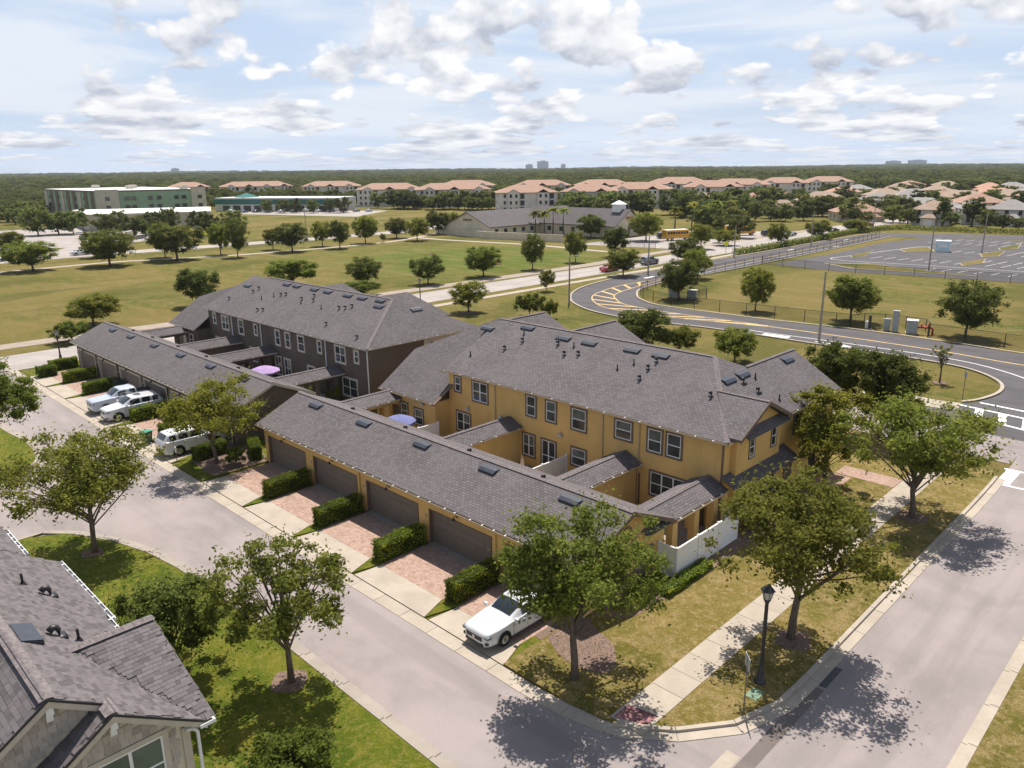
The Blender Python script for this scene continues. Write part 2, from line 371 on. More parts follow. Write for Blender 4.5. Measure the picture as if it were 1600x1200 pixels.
M['purple'] = plain('lilac_canvas', (.36, .25, .45), .8, .2, var=.08); M['bluecloth'] = plain('blue_canvas', (.15, .16, .33), .8, .2, var=.08); M['beigecloth'] = plain('beige_canvas', (.6, .46, .36), .85, .1)
M['bingreen'] = plain('dark_green_bin', (.025, .05, .035), .5, .4); M['binlid'] = plain('teal_green_lid', (.05, .30, .20), .45, .4); M['busyellow'] = paint('bus_yellow', (.72, .36, .02)); M['signyellow'] = plain('fluorescent_yellow_sign', (.75, .8, .03), .5, .3)
M['car_white'] = paint('white_car_paint', (.60, .60, .61)); M['car_silver'] = paint('silver_blue_car_paint', (.42, .46, .52)); M['car_red'] = paint('red_car_paint', (.42, .02, .025)); M['car_black'] = paint('black_car_paint', (.025, .027, .035)); M['car_grey'] = paint('grey_car_paint', (.19, .20, .22)); M['car_blue'] = paint('blue_car_paint', (.07, .11, .24))
M['redlamp'] = paint('red_tail_lamp', (.45, .015, .015)); M['lamp'] = glass('clear_lamp', (.20, .22, .25), .06); M['skin_shake'] = piecemat('tan_wall_shake', (.42, .365, .315), (.5, .44, .38), (.33, .28, .24))
M['piece_shingle'] = piecemat('roof_shingle_tab', (.112, .099, .102), (.16, .142, .145), (.082, .072, .075)); M['plumbing'] = M['black']; M['lantern'] = glass('frosted_lantern', (.55, .53, .48), .3)

# ------------------------------------------------------------------ ground, roads, pavements
def cr(pts, n=4):
    P = [np.array(p, float) for p in pts]; out = []
    for i in range(len(P)-1):
        a, b, c, d = P[max(i-1, 0)], P[i], P[i+1], P[min(i+2, len(P)-1)]
        for k in range(n):
            t = k/n; out.append(tuple(.5*((2*b)+(c-a)*t+(2*a-5*b+4*c-d)*t*t+(3*b-a-3*c+d)*t**3)))
    out.append(tuple(P[-1])); return out
def offset(pts, o):
    P = [Vector((p[0], p[1])) for p in pts]; out = []
    for i, p in enumerate(P):
        d = (P[min(i+1, len(P)-1)]-P[max(i-1, 0)]).normalized(); out.append((p.x-d.y*o, p.y+d.x*o))
    return out
def strip(mb, pts, o0, o1, z):
    a, b = offset(pts, o0), offset(pts, o1)
    for i in range(len(pts)-1): mb.face([(*a[i], z), (*a[i+1], z), (*b[i+1], z), (*b[i], z)] if o1 > o0 else [(*b[i], z), (*b[i+1], z), (*a[i+1], z), (*a[i], z)])
def sheet(name, poly, z, m):
    n = len(poly); a = sum(poly[i][0]*poly[(i+1) % n][1]-poly[(i+1) % n][0]*poly[i][1] for i in range(n))
    if a < 0: poly = poly[::-1]
    b = MB(); b.face([(p[0], p[1], z) for p in poly]); return struct(b.build(name, m))
def raised(name, poly, z, m, z0=-.15):
    b = MB(); b.prism(poly, z0, z); return struct(b.build(name, m))
def resample(pts, step):
    out = [pts[0]]; acc = 0.
    for i in range(len(pts)-1):
        a, b = np.array(pts[i], float), np.array(pts[i+1], float); L = np.linalg.norm(b-a); t = step-acc
        while t <= L: out.append(tuple(a+(b-a)*t/L)); t += step
        acc = (acc+L) % step
    out.append(pts[-1]); return out
def kerb_run(name, pts, bands, step, m, piece):
    """segments along a line; bands = [(o0, o1, z)] make one stepped profile per segment"""
    root = empty(name); struct(root); q = resample(pts, step)
    offs = [[offset(q, b[0]), offset(q, b[1])] for b in bands]
    for i in range(len(q)-1):
        mb = MB()
        for (o0, o1, z), (A, B) in zip(bands, offs):
            g = .006
            def lerp(P, t): return (P[i][0]+(P[i+1][0]-P[i][0])*t, P[i][1]+(P[i+1][1]-P[i][1])*t)
            mb.prism([lerp(A, g), lerp(A, 1-g), lerp(B, 1-g), lerp(B, g)], -.12, z+random.uniform(-.002, .002))
        mb.build(piece, m, root)
    return root

random.seed(4)
sheet('ground', [(-7150, -860), (1450, -860), (1450, 7750), (-7150, 7750)], -.03, M['field'])
GY = 19.62
sheet('alley_road', [(-97, GY), (-97, 8), (-60, 8), (-60, -30), (-10.3, -30), (-10.3, 27), (-11.2, 26.6), (-11.6, 25.2), (-12.6, 23.2), (-14.1, 21.6), (-15.4, 20.85), (-17.6, 20.5), (-18.2, GY)], 0., M['asphalt'])
sheet('side_street', [(-10.9, -40), (-4.7, -40), (-4.7, 68.2), (-9.5, 68.4), (-11.3, 67.9), (-10.9, 62)], .004, M['asphalt_y'])
sheet('avenue', [(-105.3, -80), (-96.6, -80), (-96.6, 215), (-99, 245), (-101, 290), (-85, 330), (60, 345), (60, 353), (-88, 340), (-110, 317), (-112, 274), (-106.5, 215), (-105.3, 150)], .0, M['ave'])
sheet('front_street', [(-70, 62.2), (-11, 62.2), (-11.2, 68.6), (-70, 68.6)], .002, M['asphalt'])
LOOP_OUT = [(-88.2,255.6),(-91.5,238.),(-91.2,183.3),(-91.6,160.9),(-91.5,140.2),(-91.0,123.8),(-88.8,110.0),(-85.5,102.0),(-81.5,96.6),(-77.8,93.3),(-72.0,90.2),(-65.1,89.0),(-58.8,89.6),(-52.5,90.6),(-44.1,90.8),(-38.4,90.7),(-30.7,91.0),(-25.2,90.7),(-22.1,90.2),(-19.8,89.0),(-17.6,86.7),(-16.5,84.2),(-16.3,81.2),(-17.0,78.0),(-17.9,76.3)]
LOOP_IN = [(-82.6,243.0),(-81.5,209.4),(-80.4,162.6),(-80.6,131.4),(-80.8,122.3),(-79.1,112.3),(-75.5,106.2),(-72.0,102.8),(-67.1,100.6),(-59.3,100.6),(-49.2,100.9),(-45.8,101.3),(-35.5,102.3),(-27.7,102.0),(-18.4,101.1),(-2,100.)]
lo, li = cr(LOOP_OUT), cr(LOOP_IN)
sheet('loop_road', lo+[(-18.9, 73.5), (-22, 71.2), (-32, 70.8), (-32, 68.9), (-11.3, 68.2), (-9.5, 68.6), (-2, 68.4)]+li[::-1], .006, M['dark_asphalt'])
sheet('cross_lane', [(-88.2, 255.6), (-82.6, 243), (-50, 256), (20, 262), (20, 274), (-60, 268)], .003, M['dark_asphalt'])
LOT = [(-78.5,160.5),(-76.6,187.5),(-77.7,221.4),(-73.5,247.0),(-50.6,252.3),(10,256),(10,166),(-31.6,163.1),(-52.5,160.0),(-60.9,157.8),(-70.1,158.7)]
sheet('car_park', LOT, .005, M['dark_asphalt'])
b = MB(); strip(b, cr([(-195.9,-60),(-197.9,41.5),(-198.7,64.7),(-193.6,81.0),(-189.0,96.8),(-187.2,133.1),(-193.5,153.8),(-203.0,174.4),(-212,190)]), -1.2, 1.2, .004)
strip(b, cr([(-193.5,153.8),(-180.3,154.0),(-156.6,158.0),(-144.4,159.3),(-129.5,158.2),(-112.6,158.1)]), -1.2, 1.2, .006); struct(b.build('park_walkway', M['conc']))
b = MB(); strip(b, cr([(-111.3,-60),(-111.3,22.1),(-110.5,39.4),(-109.2,57.2),(-109.2,77.5),(-108.2,109.8),(-108.4,140.1),(-110.7,169.3),(-111,260)]), -1.7, 1.7, .004); struct(b.build('trail', M['trail']))
b = MB(); strip(b, [(-93.4, 55), (-93.4, 150), (-94.4, 175), (-95.2, 230)], -.8, .8, .004); struct(b.build('avenue_footpath', M['conc']))
# far left streets by the office
b = MB(); strip(b, [(-215, -60), (-222, 60), (-216, 120), (-215, 160), (-235, 230), (-240, 320)], -4.5, 4.5, .002)
strip(b, [(-222, 60), (-262, 84), (-300, 96)], -5, 5, .004); struct(b.build('park_road', M['ave']))
sheet('office_car_park', [(-245, 40), (-340, 50), (-340, 108), (-262, 112), (-250, 90)], .001, M['ave'])
sheet('shop_car_park', [(-300, 205), (-375, 180), (-395, 200), (-330, 245)], .001, M['ave'])
sheet('school_car_park', [(-140, 168), (-103, 176), (-103, 235), (-140, 240)], .001, M['ave'])
sheet('pond', [(-290, 20), (-248, 30), (-252, 60), (-292, 62)], .012, glass('pond_water', (.16, .2, .24), .05))
b = MB()
for o in (LOOP_OUT, LOOP_IN):
    s_ = -1 if o is LOOP_IN else 1
    strip(b, cr(o), 0., -.32*s_, .13); strip(b, cr(o), -.32*s_, -.34*s_, .06)
struct(b.build('loop_kerb', M['conc']))
# painted markings
b = MB()
YO = [(-83.6,128),(-84.4,114.8),(-82.3,104.7),(-79.4,99.3),(-74.4,94.9),(-70.2,93.4),(-63.4,93.2),(-55.6,94.8),(-47.1,96.6)]
YI = [(-83.4,128),(-80.8,111.8),(-78.9,105.0),(-76.5,101.8),(-72.0,98.2),(-65.8,97.0),(-61.9,96.8),(-47.3,97.1)]
yo, yi = cr(YO, 6), cr(YI, 6)
strip(b, yo, -.11, .11, .012); strip(b, yi, -.11, .11, .012)
strip(b, cr([(-47.1,96.8),(-36.7,97.0),(-25.8,96.6),(-17.3,95.4),(-5,95.2)]), -.16, .16, .012); strip(b, cr([(-83.6,128),(-84.6,139.6),(-85.2,170.5),(-86.2,223.5),(-86.5,246.)]), -.14, .14, .012)
ro, ri = resample(yo, 4.4), resample(yi, 4.05)
for i in range(2, min(len(ro), len(ri))-1):
    if abs(ro[i][0]-ri[i][0])+abs(ro[i][1]-ri[i][1]) < .7: continue
    strip(b, [ro[i], ri[min(i+1, len(ri)-1)]], -.3, .3, .0115)
struct(b.build('yellow_road_marking', M['y_line']))
b = MB()
strip(b, cr([(-48.0,93.0),(-45.2,92.9),(-35.3,93.5),(-24.8,93.4),(-19.7,92.0),(-15.2,88.6),(-13.5,84)]), -.09, .09, .012); strip(b, cr([(-81.9,134.6),(-83.0,168.2),(-82.9,200)]), -.08, .08, .012)
def rect(x, y, w, h, a=0.):
    c, s_ = math.cos(a), math.sin(a); b.face([(x+c*p-s_*q, y+s_*p+c*q, .012) for p, q in ((-w/2, -h/2), (w/2, -h/2), (w/2, h/2), (-w/2, h/2))])
rect(-43.6, 91.9, 3.4, 1.1, .06); rect(-86.6, 126, .7, 3.2)
rect(-37.0, 91.9, 3.0, .3); b.face([(-35.1, 91.2, .0125), (-34.0, 91.9, .0125), (-35.3, 92.5, .0125)])
for (x, y) in ((-88.6, 150), (-88.4, 190), (-83.2, 205), (-88.6, 225)): rect(x, y, .35, 2.6); b.face([(x-.6, y+1.2, .0126), (x+.6, y+1.2, .0126), (x, y+2.5, .0126)])
for y0, L, x0, x1 in ((172.5, 4.5, -50, -16), (187, 5.6, -66, -14), (193.4, 5.2, -45, -14), (211, 5.6, -56, -14), (217, 5.2, -44, -14), (233, 5.6, -68, -14), (243, 5.2, -70, -14)):
    x = x0
    while x < x1: rect(x, y0, .14, L, -.12); x += 2.9
strip(b, cr([(-69.5,176.2),(-73.2,178.8),(-71.8,187),(-69,205),(-66,219),(-60,221)]), -.1, .1, .0118); strip(b, [(-69.5,176.2),(-52,178.6),(-14,181.6)], -.1, .1, .0118)
# crossings
for p, q in (((-18.0, 75.4), (-8.9, 74.2)), ((-16.6, 72.4), (-8.9, 70.6)), ((-16.9, 77.3), (-9.2, 76.6))):
    strip(b, [p, q], -.17, .17, .0135)
for k in range(4):
    x = -15.7+k*1.85; strip(b, [(x, 72.3-.23*(x+16)*.95), (x-.55, 75.1-.14*(x+18)*.7)], -.32, .32, .0128)
for p, q in (((-11.2, 57.55), (-4.9, 57.7)), ((-11.1, 60.9), (-4.9, 61.1))): strip(b, [p, q], -.13, .13, .0135)
for x in (-10.5, -8.7, -6.9, -5.2): strip(b, [(x, 57.6), (x, 61)], -.42, .42, .0128)
struct(b.build('white_road_marking', M['w_line']))
isl = [[(-68.1,207.7),(-64.2,216.9),(-60.1,208.3),(-64.9,202.5)],[(-48.4,186.1),(-46.6,198.4),(-44.8,189.1),(-46.6,181.9)],[(-50.3,208.9),(-47.4,218.5),(-45.8,205.6),(-48.1,202.0)],[(-50.5,225.8),(-48.7,239.9),(-46.6,226.9),(-49.0,221.1)],[(-71.5,186.3),(-71.8,200.8),(-68.8,186.8),(-70.0,182.4)],[(-70.,168.5),(-62.5,173.4),(-48.2,168.6),(-40,166.8),(-62.0,163.2)]]
for pl in isl:
    c = np.mean(np.array(pl), 0); raised('kerb_island', [tuple(c+(np.array(p)-c)*1.06) for p in pl], .11, M['conc']); raised('island_lawn', [tuple(c+(np.array(p)-c)*.97) for p in pl], .125, M['field'])

# --- near lawns and kerbs
KL = cr([(-49.85, -25), (-49.85, 7.6), (-49.7, 9.6), (-48.2, 11.6), (-44.5, 13.2), (-41.5, 13.85), (-38.7, 14.15), (-35.3, 14.35), (-31.75, 14.48), (-26, 14.5), (-18.3, 14.5), (-13.6, 14.3), (-11.9, 13), (-11.5, 11), (-11.5, -25)], 5)
raised('lawn', KL, .1, M['lush']); kerb_run('kerb', KL, [(0.004, .22, .125), (.22, .62, .03)], 3.0, M['conc_old'], 'kerb_stone')
KL2 = cr([(-97, 13.2), (-75, 13.7), (-69.3, 14.2), (-65.1, 13.9), (-62, 12.6), (-60.6, 10.6), (-60.3, 8.4), (-60.3, -25)], 5)
raised('lawn', KL2+[(-97, -25)], .1, M['lush']); kerb_run('kerb', KL2, [(0.004, .22, .125), (.22, .62, .03)], 3.0, M['conc_old'], 'kerb_stone')
# corner lot between the garages and the side street
KC = cr([(-20.9, 20.42), (-17.6, 20.48), (-15.43, 20.72), (-14.85, 20.9), (-14.07, 21.43), (-13.36, 22.11), (-12.49, 23.0), (-11.79, 24.21), (-11.35, 25.34), (-11.15, 26.58), (-11.1, 28.29), (-11.1, 31), (-11.1, 40), (-11.1, 56), (-11.5, 59.5), (-13.5, 61.3), (-17, 61.8)], 4)
raised('corner_lawn', KC+[(-51, 61.8), (-51, 51.3), (-20.66, 51.3), (-20.66, 32.4), (-20.9, 32.4)], .1, M['dry'])
kc = [p for p in KC if p[0] > -15.2 and p[1] < 59]
kerb_run('kerb', kc, [(-.004, -.2, .135), (-.2, -.68, .03)], 2.4, M['conc'], 'kerb_stone')
kerb_run('gutter', [(-97, GY+.37), (-17.6, GY+.37), (-16.2, 20.25), (-15.3, 20.5)], [(-.37, .37, .02)], 2.05, M['conc'], 'gutter_slab')
kerb_run('kerb', [(-4.92, -40), (-4.92, 56)], [(0, .22, .03), (-.3, 0, .13)], 3., M['conc'], 'kerb_stone')
raised('verge', [(-4.62, -40), (25, -40), (25, 56), (-4.62, 56)], .115, M['dry'])
kerb_run('valley_gutter', [(-11.15, -20), (-11.0, 22.6)], [(-.28, .28, .01)], 2.4, M['conc'], 'gutter_slab')
b = MB(); b.face([(-10.66, -30, .009), (-10.1, -30, .009), (-10.1, 28.4, .009), (-10.66, 28.4, .009)]); struct(b.build('asphalt_patch', asphalt('patch_asphalt', (.16, .135, .125), (.2, .17, .16))))
b = MB(); b.box(-10.78, -10.12, 28.6, 30.3, -.1, .012); o = b.build('storm_drain', M['black']); tag(o, 'dark storm drain grate in the gutter under the street tree shadow', 'drain')
# sidewalk of single slabs
sw = empty('sidewalk'); struct(sw); b = MB(); b.box(-.755, .755, .012, 1.418, -.1, 0); sm = b.mesh('slab'); sm.materials.append(M['conc'])
y = 20.95
while y < 60: part('slab', sm, sw, (-14.70, y, .122+random.uniform(-.003, .003))); y += 1.43
b = MB(); b.prism([(-15.5, 20.86), (-14.75, 20.98), (-14.0, 21.5), (-13.9, 20.9), (-14.4, 20.4), (-15.3, 20.15)], -.1, .06); struct(b.build('kerb_ramp', M['conc']))
b = MB(); b.prism([(-15.35, 20.98), (-14.1, 21.55), (-14.1, 22.25), (-15.35, 22.0)], .05, .128); struct(b.build('tactile_paving', plain('faded_red_tactile', (.23, .115, .115), .9, .1, var=.5, scale=3)))
b = MB(); strip(b, [(-26, 74.6), (-23, 74.4), (-20, 74.2), (-17.8, 74.6)], -1.3, 1.3, .03); struct(b.build('crossing_ramp', M['conc']))
b = MB(); b.box(-19.4, -15.5, 51.8, 53.6, 0, .118); struct(b.build('entry_path', M['paver']))
b = MB(); b.box(-19.9, -18.2, 45.6, 51.6, 0, .116); struct(b.build('entry_path', M['paver']))
# mulch beds
def bed(poly, z=.112):
    b = MB(); b.prism(poly, 0, z); return struct(b.build('mulch_bed', M['mulch']))
bed(cr([(-20.6, 26.2), (-19.0, 27.2), (-18.7, 30.9), (-18.6, 36), (-18.9, 43.5), (-20.6, 44.5)], 3)); bed(cr([(-20.8, 23.2), (-19.2, 22.5), (-17.6, 22.7), (-17.2, 23.5), (-18.2, 24.8), (-19.4, 25.2), (-20.8, 25.9)], 3), .116)
def ring(x, y, r, z=.114, sq=1.):
    bed([(x+r*random.uniform(.85, 1.1)*math.cos(t), y+r*sq*random.uniform(.85, 1.1)*math.sin(t)) for t in np.linspace(0, 6.283, 15)[:-1]], z)
ring(-26.6, 13.3, .8, .118); ring(-45.0, 11.5, .6, .118); ring(-12.6, 30.8, .85, .118); ring(-13.1, 48, .9, .118); ring(-21.6, 82, .7, .02); ring(-85.2, 77, 1.4, .02)

# --- driveways: concrete apron, brick pavers, grass wedge
def driveway(x0, x1, right_grass=True):
    d = empty('driveway', (0, 0, 0)); struct(d)
    b = MB(); b.prism([(x0-.15, 20.42), (x1+.62, 20.42), (x1+.05, 22.05), (x0+.05, 22.05)], -.05, .03); b.build('apron', M['conc'], d)
    b = MB(); b.box(x0+.0, x1+.08, 22.06, 25.36, -.05, .034); b.build('paver_field', M['paver'], d)
    b = MB(); b.box(x0+.0, x1+.08, 25.37, 25.9, -.05, .05); b.build('threshold', M['conc_old'], d)
DOORS_Y = [(-50.55, 5.08), (-44.4, 5.1), (-38.22, 5.1), (-32.06, 5.1), (-25.85, 4.35)]
DOORS_B = [(-92.35, 5.0), (-86.2, 5.0), (-80.05, 5.0), (-73.9, 5.0), (-67.75, 5.0), (-61.6, 5.0)]
for x, w in DOORS_Y+DOORS_B: driveway(x, x+w)
for D in (DOORS_Y, DOORS_B):
    for i in range(len(D)):
        a = D[i][0]+D[i][1]; nx = D[i+1][0] if i+1 < len(D) else a+.9
        b = MB(); b.prism([(a+.66, 20.44), (nx-.02, 22.06), (nx-.02, 22.9), (a+.1, 22.9), (a+.1, 22.06)], -.05, .045); struct(b.build('grass_wedge', M['lush']))
        b = MB(); b.prism([(a+.1, 22.91), (nx-.02, 22.91), (nx-.02, 25.55), (a+.1, 25.55)], -.05, .05); struct(b.build('mulch_bed', M['mulch']))
raised('lawn', [(-55.2, 20.44), (-50.9, 20.44), (-50.9, 32), (-55.4, 32), (-55.9, 22)], .06, M['lush']); bed([(-55.0, 21.6), (-51.0, 21.4), (-51.0, 25.6), (-55.3, 27)], .072)
raised('lawn', cr([(-92.5, 20.45), (-94.5, 21.0), (-96, 22.5), (-96.4, 26), (-96.4, 36), (-94.6, 60), (-94.6, 61)], 3)+[(-56, 61), (-56, 51.5), (-93.2, 51.5), (-93.2, 25), (-92.5, 22)], .06, M['lush'])
# courtyards behind the garages
b = MB(); b.box(-51, -20.7, 32.3, 38.2, -.1, .04); struct(b.build('courtyard_paving', M['conc_old'])); b = MB(); b.box(-93, -55.6, 32.3, 38.2, -.1, .04); struct(b.build('courtyard_paving', M['conc_old']))

# ------------------------------------------------------------------ buildings of the near block
def window(par, plane, a, zc, w, h, trim, nx=1, nz=2, tw=.13, pos=0., out=-1, glass_='glass', sill=True):
    """plane 'y': window in a wall at y = pos facing out*y; 'x' likewise. a = centre along the wall"""
    def bx(mb, u0, u1, d0, d1, z0, z1):
        if plane == 'y': mb.box(u0, u1, pos+out*d0, pos+out*d1, z0, z1)
        else: mb.box(pos+out*d0, pos+out*d1, u0, u1, z0, z1)
    b = MB(); x0, x1, z0, z1 = a-w/2, a+w/2, zc-h/2, zc+h/2
    bx(b, x0-tw, x0, -.02, .05, z0-tw, z1+tw); bx(b, x1, x1+tw, -.02, .05, z0-tw, z1+tw); bx(b, x0, x1, -.02, .05, z1, z1+tw); bx(b, x0, x1, -.02, .07 if sill else .05, z0-tw, z0)
    o = b.build('window', trim, par)
    b = MB(); f = .055
    bx(b, x0, x0+f, -.02, .035, z0, z1); bx(b, x1-f, x1, -.02, .035, z0, z1); bx(b, x0+f, x1-f, -.02, .035, z1-f, z1); bx(b, x0+f, x1-f, -.02, .035, z0, z0+f)
    for i in range(1, nx): u = x0+w*i/nx; bx(b, u-f*.8, u+f*.8, -.02, .036, z0+f, z1-f)
    for k in range(1, nz): z = z0+h*k/nz; bx(b, x0+f, x1-f, -.02, .032, z-f/2, z+f/2)
    b.build('sash', M['white'], o)
    for i in range(nx):
        for k in range(nz):
            b = MB(); g = M['glass2'] if (glass_ == 'glass2' or (k == nz-1 and random.random() < .45)) else M['glass']
            bx(b, x0+w*i/nx+f*.8, x0+w*(i+1)/nx-f*.8, -.02, .012, z0+h*k/nz+f*.5, z0+h*(k+1)/nz-f*.5); b.build('pane', g, o)
    return o

def ridge_vent(par, x, y, z, slope, face='y'):
    """low black hood lying on a slope that rises towards +y ('y') or towards -x ('x')"""
    b = MB(); w, l, h = 1.25, .55, .17
    pr = [(0, 0), (0, h*.75), (l*.35, h), (l, .03), (l, 0)]
    for i, (u, v) in enumerate(pr): pass
    n = len(pr); L = [(-w/2, u-l*.5, v+(u-l*.5)*slope) for u, v in pr]; Rr = [(w/2, u-l*.5, v+(u-l*.5)*slope) for u, v in pr]
    b.quads(L+Rr, [tuple(range(n-1, -1, -1)), tuple(range(n, 2*n))]+[(i, (i+1) % n, n+(i+1) % n, n+i) for i in range(n)])
    o = b.build('roof_vent', M['vent'], par); o.location = (x, y, z+.01)
    if face == 'x': o.rotation_euler = (0, 0, math.pi/2)
    return o
def goose(par, x, y, z, s=1.):
    b = MB(); b.tube([(0, 0, -.1), (0, 0, .22*s), (0, -.05*s, .33*s), (0, -.17*s, .36*s), (0, -.27*s, .28*s)], [.085*s, .085*s, .10*s, .12*s, .12*s], 8); b.box(-.2*s, .2*s, -.16*s, .2*s, -.12, .02)
    o = b.build('vent_hood', M['black'], par, True); o.location = (x, y, z); return o
def pipe(par, x, y, z):
    b = MB(); b.tube([(0, 0, -.1), (0, 0, .42)], .045, 7); b.lathe([(.13, -.05), (.06, .1)], n=8); o = b.build('vent_pipe', M['black'], par); o.location = (x, y, z)
def gutter(par, p, q, m, out, hang=1.05, name='gutter'):
    """open channel from p to q, out = unit vector away from the roof"""
    P, Q, O = Vector(p), Vector(q), Vector(out); d = (Q-P).normalized(); b = MB()
    def plate(a, c, e, f): b.face([a, c, e, f])
    t = .12; h = .11
    A, B_ = P+O*.01, Q+O*.01; C, D = P+O*t, Q+O*t; dn = Vector((0, 0, -h))
    plate(A+dn, B_+dn, D+dn, C+dn); plate(C, D, D+dn, C+dn); plate(C-O*.02, D-O*.02, D, C); plate(A, A+dn, C+dn, C); plate(B_, B_+dn, D+dn, D)
    b.m = 1; L = (Q-P).length; k = .4
    while k < L:
        c = P+d*k; w = d*.028
        for s_ in (1,): b.face([c-w+O*.0+Vector((0, 0, .012)), c+w+O*.0+Vector((0, 0, .012)), c+w+O*(t+.012)+Vector((0, 0, .012)), c-w+O*(t+.012)+Vector((0, 0, .012))]); b.face([c-w+O*(t+.012)+Vector((0, 0, .012)), c+w+O*(t+.012)+Vector((0, 0, .012)), c+w+O*(t+.012)+Vector((0, 0, -.06)), c-w+O*(t+.012)+Vector((0, 0, -.06))])
        k += hang*random.uniform(.75, 1.25)
    return b.build(name, [m, M['white']], par)
def downspout(par, x, y, z0, z1, m):
    b = MB(); b.box(x-.045, x+.045, y-.035, y+.035, z0, z1-.25); b.tube([(x, y, z1-.25), (x, y-.1, z1-.12), (x, y-.3, z1-.05)], .05, 6); return b.build('downspout', m, par)
def cap(par, pts, r=.13):
    b = MB()
    for p, q in zip(pts[:-1], pts[1:]):
        P, Q = Vector(p), Vector(q); L = (Q-P).length; n = max(1, int(L/.28)); d = (Q-P)/n; s_ = Vector((d.y, -d.x, 0)); s_.normalize()
        for i in range(n):
            a = P+d*i; e = P+d*(i+1); lift = Vector((0, 0, .05)); lo_ = Vector((0, 0, -.02)); l2 = Vector((0, 0, .025))
            b.face([a+s_*r+lo_, e+s_*r+lo_, e+l2, a+lift]); b.face([a+lift, e+l2, e-s_*r+lo_, a-s_*r+lo_])
    return b.build('ridge_cap', M['cap'], par)

def garage_block(x0, x1, doors, wall, trim, gut, label, roofm, vents, tw):
    par = empty('garage_block', ((x0+x1)/2, 25.6, 0), 0, label, 'garage'); inv = Matrix.Translation(par.location).inverted()
    kids0 = set(COL.objects)
    Y0, Y1, ze, zr, yr = 25.6, 32.3, 2.97, 4.62, 28.95
    b = MB()                                   # walls: piers, lintel, ends, back
    xs = [x0]; 
    for dx, dw in doors: xs += [dx, dx+dw]
    xs.append(x1)
    for i in range(0, len(xs), 2): b.box(xs[i], xs[i+1], Y0, Y0+.3, -.1, 2.78)
    for dx, dw in doors: b.box(dx, dx+dw, Y0, Y0+.3, 2.14, 2.78)
    b.box(x0, x1, Y1-.25, Y1, -.1, 2.78)
    for xx in (x0, x1-.25):
        P = [(Y0+.31, -.1), (Y1-.26, -.1), (Y1-.26, 2.86), (yr, zr-.22), (Y0+.31, 2.86)]
        L = [(xx, p[0], p[1]) for p in P]; Q = [(xx+.25, p[0], p[1]) for p in P]; n = 5
        b.quads(L+Q, [tuple(range(n))[::-1], tuple(range(n, 2*n))]+[(i, (i+1) % n, n+(i+1) % n, n+i) for i in range(n)][::1])
    b.build('wall', wall, par)
    for dx, dw in doors:
        d = MB(); t = tw
        d.box(dx-t, dx+.02, Y0-.03, Y0+.22, 0, 2.14+t); d.box(dx+dw-.02, dx+dw+t, Y0-.03, Y0+.22, 0, 2.14+t); d.box(dx+.02, dx+dw-.02, Y0-.03, Y0+.22, 2.12, 2.14+t)
        fr = d.build('door_frame', trim, par)
        for k in range(4):
            p = MB(); z0 = .05+k*.52; p.box(dx+.02, dx+dw-.02, Y0+.2, Y0+.25, z0, z0+.505)
            for j in range(8): u = dx+.1+j*(dw-.2)/8; p.box(u+.04, u+(dw-.2)/8-.04, Y0+.19, Y0+.2, z0+.08, z0+.43)
            p.build('door_panel', M['door'], fr)
        l = MB(); lx = dx+dw*.47; l.box(lx-.06, lx+.06, Y0-.06, Y0-.001, 2.40, 2.56); l.tube([(lx, Y0-.05, 2.5), (lx, Y0-.2, 2.56), (lx, Y0-.27, 2.46)], .02, 6); l.lathe([(.02, 2.48), (.07, 2.42), (.11, 2.32)], (lx, Y0-.27, 0), 10); l.build('wall_light', M['black'], par)
        l = MB(); l.lathe([(.0, 1.78), (.05, 1.75), (.05, 1.62), (.0, 1.6)], (dx-.28, Y0-.07, 0), 8); l.box(dx-.31, dx-.25, Y0-.06, Y0-.001, 1.64, 1.74); l.build('keypad_lamp', M['lantern'], par)
    rf = MB(); e = .38
    rf.slab([(x0-e, Y0-.4, ze), (x1+e, Y0-.4, ze), (x1+e, yr, zr), (x0-e, yr, zr)], .13); rf.slab([(x0-e, yr+.001, zr), (x1+e, yr+.001, zr), (x1+e, Y1+.35, 2.98), (x0-e, Y1+.35, 2.98)], .13)
    r = rf.build('roof', roofm, par); cap(r, [(x0-e, yr, zr+.01), (x1+e, yr, zr+.01)], .17)
    for xx in (x0-e-.03, x1+e):
        for a, c in (((Y0-.4, ze), (yr, zr)), ((yr, zr), (Y1+.35, 2.98))):
            b = MB(); b.quads([(xx+u, p[0], p[1]+v) for u in (0, .03) for p in (a, c) for v in (-.24, -.01)], [(0, 1, 3, 2), (4, 6, 7, 5), (0, 4, 5, 1), (2, 3, 7, 6), (1, 5, 7, 3), (0, 2, 6, 4)])
            b.build('rake_board', M['trim'] if trim is M['trim'] else M['btrim'], par)
    gutter(par, (x0-e, Y0-.41, ze-.01), (x1+e, Y0-.41, ze-.01), gut, (0, -1, 0))
    for vx in vents: ridge_vent(r, vx, 28.3, ze+(28.3-Y0+.4)*(zr-ze)/(yr-Y0+.4), (zr-ze)/(yr-Y0+.4))
    for vx in vents[:-1]: goose(r, vx+3.4, yr+.35, zr-.2, .8)
    for i in range(1, len(doors), 2):
        g_ = doors[i][0]+doors[i][1]+.35; 
        if g_ < x1-.2: downspout(par, g_, Y0-.06, .05, 2.75, wall)
    # end wall: louvred panel and round ornament
    b = MB(); b.box(x1, x1+.05, 29.55, 31.25, .35, 1.95); pan = b.build('end_panel', trim, par)
    for k in range(9): q = MB(); q.box(x1+.05, x1+.075, 29.68, 31.12, .46+k*.16, .58+k*.16); q.build('louvre', M['btrim'] if trim is M['btrim'] else M['door'], pan)
